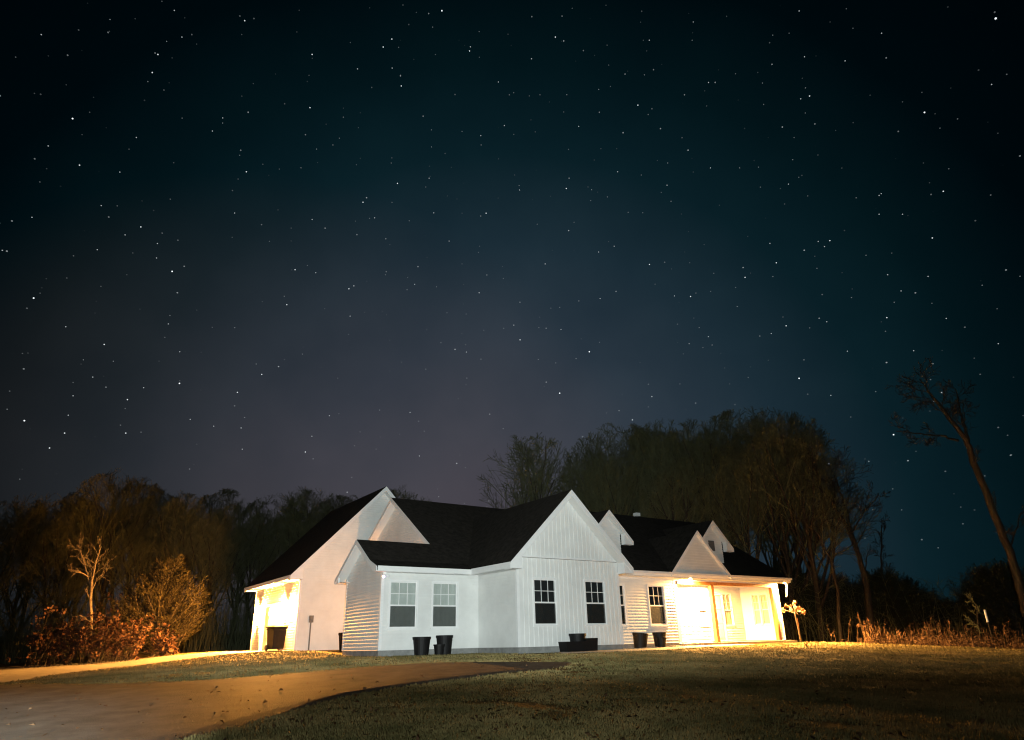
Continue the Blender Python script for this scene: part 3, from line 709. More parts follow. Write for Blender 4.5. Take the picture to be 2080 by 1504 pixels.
for a in [('leaning_tree', (33.04, -7.08, -0.8), [([(33.04, -7.08, -0.8), (33.07, -7.17, 1.74), (33.05, -7.12, 4.13), (32.96, -6.89, 6.81), (32.88, -6.66, 9.23), (32.89, -6.69, 10.09)], 0.24, 0.16, 3, 0.8), ([(32.89, -6.69, 10.09), (32.44, -6.36, 11.44), (31.99, -6.05, 12.67), (31.6, -5.86, 13.42), (31.22, -5.74, 14.17)], 0.15, 0.03, 13, 1.5), ([(32.88, -6.66, 9.23), (33.37, -6.54, 10.93), (33.84, -6.38, 12.42), (34.25, -6.32, 13.93)], 0.12, 0.025, 9, 1.2), ([(32.72, -6.25, 10.47), (31.51, -5.92, 10.7), (30.59, -5.29, 10.78), (29.57, -4.47, 11.02)], 0.07, 0.02, 7, 0.9), ([(33.05, -7.12, 4.13), (33.6, -7.46, 5.16), (34.16, -7.84, 6.21)], 0.06, 0.02, 4, 1.0)], 'tall dark tree leaning left at the right edge, forked at its top', 'tree', 31, 'bark', 'bark'), ('leaning_tree', (33.35, 1.7, -0.61), [([(33.35, 1.7, -0.61), (33.52, 1.4, 2.7), (33.49, 1.46, 4.82), (33.31, 1.77, 6.72), (33.02, 2.28, 8.39), (32.66, 2.88, 9.63)], 0.22, 0.06, 12, 2.4), ([(33.42, 1.58, 5.6), (33.72, 1.87, 7.73), (33.98, 2.21, 9.81), (34.02, 2.55, 11.09)], 0.12, 0.03, 10, 1.8), ([(33.38, 1.65, 6.23), (33.53, 0.55, 7.5), (33.67, -0.57, 8.43)], 0.06, 0.02, 5, 1.2)], 'thin bare tree leaning left between the grove and the gap in the trees', 'tree', 32, 'bark', 'bark'), ('leaning_tree', (29.88, 1.67, -0.51), [([(29.88, 1.67, -0.51), (30.08, 1.35, 2.63), (30.05, 1.39, 4.65), (29.81, 1.78, 6.02), (29.46, 2.34, 6.84)], 0.12, 0.04, 8, 1.5)], 'low dark bent tree beside the right end of the porch roof', 'tree', 33, 'bark', 'bark'), ('dead_tree', (38.02, 3.6, -0.69), [([(38.02, 3.6, -0.69), (38.31, 3.07, 2.91), (38.51, 2.69, 5.18), (38.71, 2.31, 7.31)], 0.09, 0.03, 14, 0.8)], 'straight thin dead tree standing above the dark conifers', 'tree', 34, 'bark', 'bark'), ('sapling', (26.65, -7.27, -0.62), [([(26.65, -7.27, -0.62), (26.68, -7.33, 0.44), (26.74, -7.47, 1.41)], 0.03, 0.015, 4, 0.6)], 'slim bare sapling among the weeds at right', 'tree', 35), ('pale_tree', (-6.7, 21.87, -0.5), [([(-6.7, 21.87, -0.5), (-6.95, 21.89, 1.03), (-7.31, 21.91, 2.78), (-7.45, 21.92, 3.8)], 0.09, 0.07, 3, 1.0), ([(-7.38, 21.92, 3.29), (-7.7, 22.13, 4.2), (-8.06, 22.35, 5.0), (-8.43, 22.47, 5.71)], 0.055, 0.02, 7, 0.9), ([(-7.43, 21.92, 3.67), (-7.41, 21.92, 4.19), (-7.44, 21.72, 4.83), (-7.34, 21.51, 5.6)], 0.055, 0.02, 7, 0.9), ([(-7.63, 21.93, 4.0), (-8.16, 21.56, 4.26), (-8.58, 21.27, 4.22)], 0.025, 0.01, 4, 0.6), ([(-7.38, 21.92, 3.16), (-7.13, 22.4, 4.06), (-6.86, 22.68, 4.28)], 0.025, 0.01, 4, 0.6)], 'small pale bare tree forked in two behind the left shrubs', 'tree', 36, 'palebark', 'palebark', 0.35, None, (4, 3, 2), 0.45)]: limb_tree(*a)

# cedars: trunk plus many upswept feathery plumes
def cedar_meshes(seed, Ht, R, nplume, foliage):
    rg = np.random.default_rng(seed); tr = Tubes(); tr.add([[0,0,0],[.02,.02,Ht*.5],[0,0,Ht*.96]], [Ht*.022,Ht*.014,.01], 8)
    V_, F_ = [], []; n = 0
    for k in range(nplume):
        u = (k+.5)/nplume; z = Ht*(.02+.82*u**1.1); h_ = z/Ht; reach = R*(.55+1.8*h_ if h_ < .25 else max(0,1-(h_-.25)/.75)**1.25)*rg.uniform(.7,1.12)+.10
        az = k*2.39996+rg.normal(0,.4); rise = reach*rg.uniform(.55,1.15)+.25+.35*(z/Ht)
        p0 = np.array([0,0,z]); out = np.array([math.cos(az),math.sin(az),0]); side = np.array([-out[1],out[0],0])
        bend = rg.normal(0,.12)
        def axis(t): return p0+out*reach*t**.85+side*bend*reach*t*t+np.array([0,0,rise*t**1.5-.12*reach*t])
        tr.add([axis(t) for t in (0,.35,.7,.95)], [.022,.016,.010,.004], 4)
        m = int(60+70*reach/R); wid = (.10+.09*reach/R)*rg.uniform(.8,1.2)
        for j in range(m):
            t = .10+.90*(j+.5)/m; c = axis(t); tg = axis(min(1,t+.05))-axis(t-.05); tg /= np.linalg.norm(tg)
            w_ = wid*math.sin(PI*(.12+.88*(1-t))**.75)+.012
            off = rg.normal(0,1,3); off -= tg*off.dot(tg); off /= np.linalg.norm(off)+1e-9
            c = c+off*w_*rg.uniform(.1,1)
            d = tg*rg.uniform(.8,1.2)+off*rg.uniform(.2,.8)+rg.normal(0,.15,3); d /= np.linalg.norm(d)
            a = np.cross(d, rg.normal(0,1,3)); a /= np.linalg.norm(a)+1e-9
            L = rg.uniform(.10,.22); w = rg.uniform(.012,.028)
            V_ += [c-a*w, c+a*w, c+d*L]; F_.append((n,n+1,n+2)); n += 3
    return tr.mesh('trunk', M['bark']), fast_mesh('foliage', V_, F_, M[foliage])
CED = [cedar_meshes(5, 6, 2.0, 190, 'cedar'), cedar_meshes(9, 6, 2.3, 150, 'conifer')]
def place_cedar(k, x, y, h, w, label, group=None, rz=0):
    t = thing('cedar_tree', (x, y, T(x,y)-.05), label, 'tree', group, rz); t.scale = (w*h/6, w*h/6, h/6)
    link('trunk', CED[k][0], t); link('foliage', CED[k][1], t)
for a in [(0, -3.7, 22.55, 5.63, 1.5, 'feathery cedar lit orange at the left of the garage', None, 0), (1, 36.42, 8.15, 5.3, 1.3, 'one of the dark conifers standing in shade beyond the right lawn', 'dark conifers beyond the right lawn', 1148.0), (1, 35.43, 6.0, 4.58, 1.4, 'one of the dark conifers standing in shade beyond the right lawn', 'dark conifers beyond the right lawn', 1176.0), (1, 39.58, 6.89, 5.06, 1.4, 'one of the dark conifers standing in shade beyond the right lawn', 'dark conifers beyond the right lawn', 1207.5), (1, 38.41, 4.93, 4.38, 1.4, 'one of the dark conifers standing in shade beyond the right lawn', 'dark conifers beyond the right lawn', 1232.0), (1, 39.01, 3.88, 5.2, 1.5, 'one of the dark conifers standing in shade beyond the right lawn', 'dark conifers beyond the right lawn', 1260.0), (1, 37.69, 2.11, 5.06, 1.3, 'one of the dark conifers standing in shade beyond the right lawn', 'dark conifers beyond the right lawn', 1282.3999999999999), (1, 41.68, 3.08, 4.83, 1.5, 'one of the dark conifers standing in shade beyond the right lawn', 'dark conifers beyond the right lawn', 1305.5), (1, 43.94, 3.02, 3.95, 1.5, 'one of the dark conifers standing in shade beyond the right lawn', 'dark conifers beyond the right lawn', 1330.0), (1, 46.27, 2.77, 3.54, 1.5, 'one of the dark conifers standing in shade beyond the right lawn', 'dark conifers beyond the right lawn', 1358.0), (1, 43.31, -0.44, 4.03, 1.3, 'one of the dark conifers standing in shade beyond the right lawn', 'dark conifers beyond the right lawn', 1400.0), (1, 39.92, -2.7, 4.99, 1.5, 'one of the dark conifers standing in shade beyond the right lawn', 'dark conifers beyond the right lawn', 1421.0), (1, 38.46, -4.46, 5.05, 1.6, 'one of the dark conifers standing in shade beyond the right lawn', 'dark conifers beyond the right lawn', 1452.5), (1, 50.43, 3.25, 3.56, 1.6, 'one of the dark conifers standing in shade beyond the right lawn', 'dark conifers beyond the right lawn', 1386.0), (1, 39.25, 11.1, 6.53, 1.3, 'one of the dark conifers standing in shade beyond the right lawn', 'dark conifers beyond the right lawn', 1130.5)]: place_cedar(*a)

# leafy shrubs
def shrub(x, y, w, h, label, seed, group='dry leafed shrubs beside the garage drive'):
    t = thing('shrub', (x, y, T(x,y)-.03), label, 'shrub', group); rg = np.random.default_rng(seed); tr = Tubes(); V_, F_ = [], []; n = 0
    for k in range(17):
        az = rg.uniform(0,2*PI); p = np.array([rg.normal(0,w*.16), rg.normal(0,w*.16), 0]); tip = np.array([math.cos(az)*w*.5*rg.uniform(.3,1), math.sin(az)*w*.5*rg.uniform(.3,1), h*rg.uniform(.45,1.0)])
        mid = (p+tip)/2+rg.normal(0,.1,3); tr.add([p,mid,tip],[.014,.009,.004],4)
        for j in range(4):
            s = rg.uniform(.3,1); q = p*(1-s)**2+2*mid*s*(1-s)+tip*s*s; e = q+rg.normal(0,.28,3)+np.array([0,0,.12]); tr.add([q,(q+e)/2+rg.normal(0,.04,3),e],[.007,.005,.003],3)
            for l in range(int(rg.integers(5,14))):
                c = q+(e-q)*rg.uniform(.3,1.1)+rg.normal(0,.07,3); a = rg.normal(0,1,3); a /= np.linalg.norm(a); b_ = np.cross(a, rg.normal(0,1,3)); b_ /= np.linalg.norm(b_)+1e-9
                s1, s2 = rg.uniform(.06,.12), rg.uniform(.035,.07); nn = np.cross(a,b_)*s2*.5
                V_ += [c-a*s1, c+b_*s2+nn, c+a*s1, c-b_*s2+nn]; F_.append((n,n+1,n+2,n+3)); n += 4
    link('stems', tr.mesh('stems', M['bark']), t); link('leaves', fast_mesh('leaves', V_, F_, M['leaf']), t)
for a in [(-8.86, 20.48, 2.6, 2.7, 'broad dry shrub at the far left end of the lit bushes', 60), (-7.82, 19.94, 2.2, 2.3, 'dry shrub with yellow leaves left of the small pale tree', 61), (-6.89, 19.38, 2.2, 2.5, 'leggy dry shrub in front of the small pale tree', 62), (-5.99, 20.3, 2.0, 2.6, 'dark leafed shrub just left of the cedar', 63), (-5.31, 18.22, 2.5, 1.9, 'bright orange leafed shrub in front of the cedar', 64), (-3.64, 19.0, 2.0, 1.3, 'low dry shrub under the right side of the cedar', 65), (-5.51, 23.27, 2.0, 3.8, 'tall thin shrub rising behind the leafy bushes left of the cedar', 66)]: shrub(*a)

# undergrowth that closes the woods
def thicket(name, spots, label, seed, h0, h1, twig='twig'):
    rg = np.random.default_rng(seed); tb = Tubes()
    for (xa, ya, xb, yb, dep, n) in spots:
        for k in range(n):
            s = rg.uniform(0,1); x = xa+(xb-xa)*s+rg.normal(0,dep); y = ya+(yb-ya)*s+rg.normal(0,dep); z = T(x,y)-.05; h = rg.uniform(h0,h1)
            lean = rg.normal(0,.16,2); top = np.array([x+lean[0]*h, y+lean[1]*h, z+h])
            p = np.array([x,y,z]); m = (p+top)/2+rg.normal(0,.12,3); tb.add([p,m,top],[.03,.02,.008],3)
            for j in range(9):
                t = rg.uniform(.2,1); q = p+(top-p)*t; e = q+np.array([rg.normal(0,.55),rg.normal(0,.55),rg.uniform(.1,.8)])*h*.28
                tb.add([q,(q+e)/2+rg.normal(0,.08,3),e],[.012,.009,.006],3)
    o = link(name, tb.mesh(name, M[twig])); tag(o, label, 'undergrowth', kind='stuff'); return o
thicket('undergrowth', [(-15.7, 44.8, 18.8, 51.6, 2.2, 800), (-16.7, 56.7, 27.6, 64.2, 2.5, 800)], 'dense bare brush closing the foot of the left wood', 4, 1.5, 6.5)
thicket('undergrowth', [(21.1, 25.9, 36.7, 3.9, 2.0, 330), (38.1, 9.3, 40.9, -5.4, 2.0, 230)], 'dark brush behind the house and beyond the right lawn', 6, 1.2, 4.5)

# tall dry weeds beyond the lawn crest
def weeds(spots, seed):
    rg = np.random.default_rng(seed); V_, F_ = [], []; n = 0; tb = Tubes()
    for (xa, ya, xb, yb, dep, cnt, hh) in spots:
        for k in range(cnt):
            s = rg.uniform(0,1); x = xa+(xb-xa)*s+rg.normal(0,dep); y = ya+(yb-ya)*s+rg.normal(0,dep); z = T(x,y)-.03
            h = hh*rg.uniform(.35,1.0)*(.6+.4*math.sin(x*1.9+y*.7)); lean = rg.normal(0,.16,2)
            p = np.array([x,y,z]); top = p+np.array([lean[0]*h,lean[1]*h,h]); mid = (p+top)/2+np.array([-lean[0]*h*.12,0,h*.05])
            tb.add([p,mid,top],[.009,.007,.004],3)
            for j in range(6):
                t = rg.uniform(.3,1.0); c = p+(top-p)*t+rg.normal(0,.03,3); d = rg.normal(0,1,3)+np.array([0,0,.6]); d /= np.linalg.norm(d); a = np.cross(d, rg.normal(0,1,3)); a /= np.linalg.norm(a)+1e-9
                L = rg.uniform(.08,.22); w = rg.uniform(.010,.026); V_ += [c-a*w,c+a*w,c+d*L]; F_.append((n,n+1,n+2)); n += 3
    me = tb.P; off = tb.n
    allv = np.concatenate(tb.P+[np.array(V_)]); q = np.concatenate(tb.F); tri = np.array(F_)+off
    tris = np.concatenate([q[:,[0,1,2]], q[:,[0,2,3]], tri])
    return fast_mesh('weeds', allv, tris, M['weed'])
tag(link('weeds', weeds([(23.8, -3.7, 24.5, -10.0, 0.9, 240, 1.15), (26.7, -2.8, 28.4, -9.0, 1.0, 150, 1.4), (22.9, -4.1, 23.1, -4.5, 0.3, 22, 1.6), (24.0, -6.2, 24.4, -7.0, 0.5, 40, 1.6), (22.9, -4.2, 24.1, -10.4, 0.5, 260, 0.55)], 12)), 'tall dry weeds standing along the right edge of the lawn', 'weeds', kind='stuff')
st = thing('marker_stake', (24.54, -8.68, -0.52), 'thin white tipped marker stake among the weeds at far right', 'stake')
b = MB(); b.tube([(0,0,-.1),(0,0,1.3)], .022, 8); b.build('rod', M['bark'], st)
b = MB(); b.tube([(0,0,1.05),(0,0,1.55)], .045, 8); b.build('tip', M['white_dot'], st)
for k, (x, y, h, lab) in enumerate([(15.6, -5.7, 0.22, 'dry sprig on the lawn crest just right of the porch'), (19.71, -6.68, 0.3, 'dry sprig at the left end of the weeds')]):
    b = MB()
    for j in range(5):
        a = j*1.3; b.tube([(0,0,0),(.03*math.cos(a),.03*math.sin(a),h*.5),(.09*math.cos(a),.09*math.sin(a),h*(.7+.06*j))],[.008,.007,.018],5)
    tag(b.build('dry_sprig', M['weed'], None, (x,y,T(x,y))), lab, 'plant', 'dry sprigs on the lawn crest')

# ---------------------------------------------------------------- grass blades
def grass():
    rg = np.random.default_rng(77); cx, cy = (-10.12, -23.00)
    N = 150000
    r = np.exp(rg.uniform(math.log(6.5), math.log(46), N)); az = rg.uniform(math.radians(-8), math.radians(78), N)
    x = cx+r*np.sin(az); y = cy+r*np.cos(az)
    keep = np.ones(N, bool)
    poly_d = DRIVE_UP+DRIVE_LO[::-1]; poly_b = BR_TOP+BR_LOW[::-1]; poly_w = WALK_A+WALK_B[::-1]
    for i in range(N):
        X, Y = x[i], y[i]
        if (X > -.1 and Y > -.15 and X < 20.3) or (3.8 < X < 9 and Y > -3.0) or (8.5 < X < 20.4 and Y > -2.3) or (Y > 9.0 and -.1 < X) : keep[i] = False
        elif 8.7 < X < 13.1 and Y > -2.9: keep[i] = False
        elif in_poly(X, Y, poly_d) or in_poly(X, Y, poly_b) or in_poly(X, Y, poly_w): keep[i] = False
        elif noise.noise((X*.45, Y*.45, 3)) + .6*noise.noise((X*1.7, Y*1.7, 9)) < -.42+.25*rg.uniform(-1,1): keep[i] = False
    x, y, r = x[keep], y[keep], r[keep]; n = len(x)
    z = np.array([T(a, b_) for a, b_ in zip(x, y)])
    base = np.stack([x, y, z-.006], 1)
    Vs, k = [], 4
    for j in range(k):
        d = rg.normal(0,1,(n,2)); d /= np.linalg.norm(d, axis=1)[:,None]
        h = rg.uniform(.018,.05,n)*(1+.5*(rg.uniform(0,1,n) > .93)); w = .0045+.00042*r
        off = np.concatenate([rg.normal(0,.035,(n,2))*(1+r[:,None]*.03), np.zeros((n,1))], 1)
        side = np.stack([-d[:,1], d[:,0], np.zeros(n)], 1)*w[:,None]
        tip = np.concatenate([d*(h*rg.uniform(.2,.9,n))[:,None], h[:,None]], 1)
        b0 = base+off
        Vs += [b0-side, b0+side, b0+tip]
    A = np.stack([np.stack(Vs[3*j:3*j+3], 1) for j in range(k)], 1).reshape(-1,3)
    F = np.arange(len(A)).reshape(-1,3)
    return fast_mesh('grass', A, F, M['grass'])
tag(link('grass', grass()), 'short dormant grass blades over the lawn', 'grass', kind='stuff')

# fallen leaves blown over the drive and the lawn
def litter():
    rg = np.random.default_rng(5); cx, cy = (-10.12, -23.00); V_, F_ = [], []; n = 0
    for k in range(900):
        r = math.exp(rg.uniform(math.log(8), math.log(32))); a = rg.uniform(math.radians(-6), math.radians(72)); x, y = cx+r*math.sin(a), cy+r*math.cos(a)
        if y > -3.6: continue
        c = np.array([x, y, T(x,y)+.045]); u = rg.normal(0,1,3)*np.array([1,1,.35]); u /= np.linalg.norm(u); w_ = np.cross(u, rg.normal(0,.3,3)+np.array([0,0,1])); w_ /= np.linalg.norm(w_)
        s1, s2 = rg.uniform(.025,.055), rg.uniform(.015,.03); up_ = np.array([0,0,rg.uniform(.0,.02)])
        V_ += [c-u*s1, c+w_*s2+up_, c+u*s1, c-w_*s2+up_]; F_.append((n,n+1,n+2,n+3)); n += 4
    return fast_mesh('fallen_leaves', V_, F_, M['weed'])
tag(link('fallen_leaves', litter()), 'scattered dry leaves on the drive and lawn', 'leaves', kind='stuff')

# ---------------------------------------------------------------- sky with stars
w = bpy.data.worlds.new('World'); scene.world = w; w.use_nodes = True
nt = w.node_tree; N = nt.nodes; L = nt.links
bg = N['Background']; out = N['World Output']
tc = N.new('ShaderNodeTexCoord'); D = tc.outputs['Generated']
def vm(op, a, b=None):
    n = N.new('ShaderNodeVectorMath'); n.operation = op
    for i, q in enumerate((a, b)):
        if q is None: continue
        if isinstance(q, (tuple, list)): n.inputs[i].default_value = q
        else: L.new(q, n.inputs[i])
    return n
def ma(op, a, b=None, c=None):
    n = N.new('ShaderNodeMath'); n.operation = op
    for i, q in enumerate((a, b, c)):
        if q is None: continue
        if isinstance(q, (int, float)): n.inputs[i].default_value = q
        else: L.new(q, n.inputs[i])
    return n.outputs[0]
def ramp(fac, stops):
    n = N.new('ShaderNodeValToRGB'); L.new(fac, n.inputs['Fac']); e = n.color_ramp.elements
    while len(e) < len(stops): e.new(.5)
    for q, (p, c) in zip(e, stops): q.position = p; q.color = (*c, 1)
    return n.outputs['Color']
lin = lambda *c: tuple(((v/255)/12.92 if v/255 <= .04045 else ((v/255+.055)/1.055)**2.4) for v in c)
nrm = vm('NORMALIZE', D).outputs['Vector']
glow = vm('DOT_PRODUCT', nrm, (0.5455, 0.8249, 0.1485)).outputs['Value']
ang = ma('DIVIDE', ma('ARCCOSINE', ma('MINIMUM', glow, .99999)), math.radians(60))
base = ramp(ang, [(0, lin(64,63,72)), (.14, lin(56,62,72)), (.27, lin(42,54,65)), (.40, lin(27,44,54)), (.52, lin(10,31,38)), (.63, lin(3,20,25)), (.75, lin(0,8,12)), (1, lin(0,0,2))])
warm = vm('DOT_PRODUCT', nrm, (0.2654, 0.9572, 0.1153)).outputs['Value']
wang = ma('DIVIDE', ma('ARCCOSINE', ma('MINIMUM', warm, .99999)), math.radians(30))
warmc = ramp(wang, [(0, (.034,.015,.010)), (.4, (.016,.007,.005)), (1, (0,0,0))])
def cadd(a, b, mode='ADD', f=1.0):
    n = N.new('ShaderNodeMix'); n.data_type = 'RGBA'; n.blend_type = mode; n.inputs[0].default_value = f
    L.new(a, n.inputs[6]); L.new(b, n.inputs[7]); return n.outputs[2]
blot = N.new('ShaderNodeTexNoise'); blot.inputs['Scale'].default_value = 7; blot.inputs['Detail'].default_value = 3; L.new(nrm, blot.inputs['Vector'])
blc = ramp(blot.outputs['Fac'], [(.3, (.86,.90,.92)), (.7, (1.14,1.10,1.08))])
sky = cadd(cadd(base, warmc), blc, 'MULTIPLY')
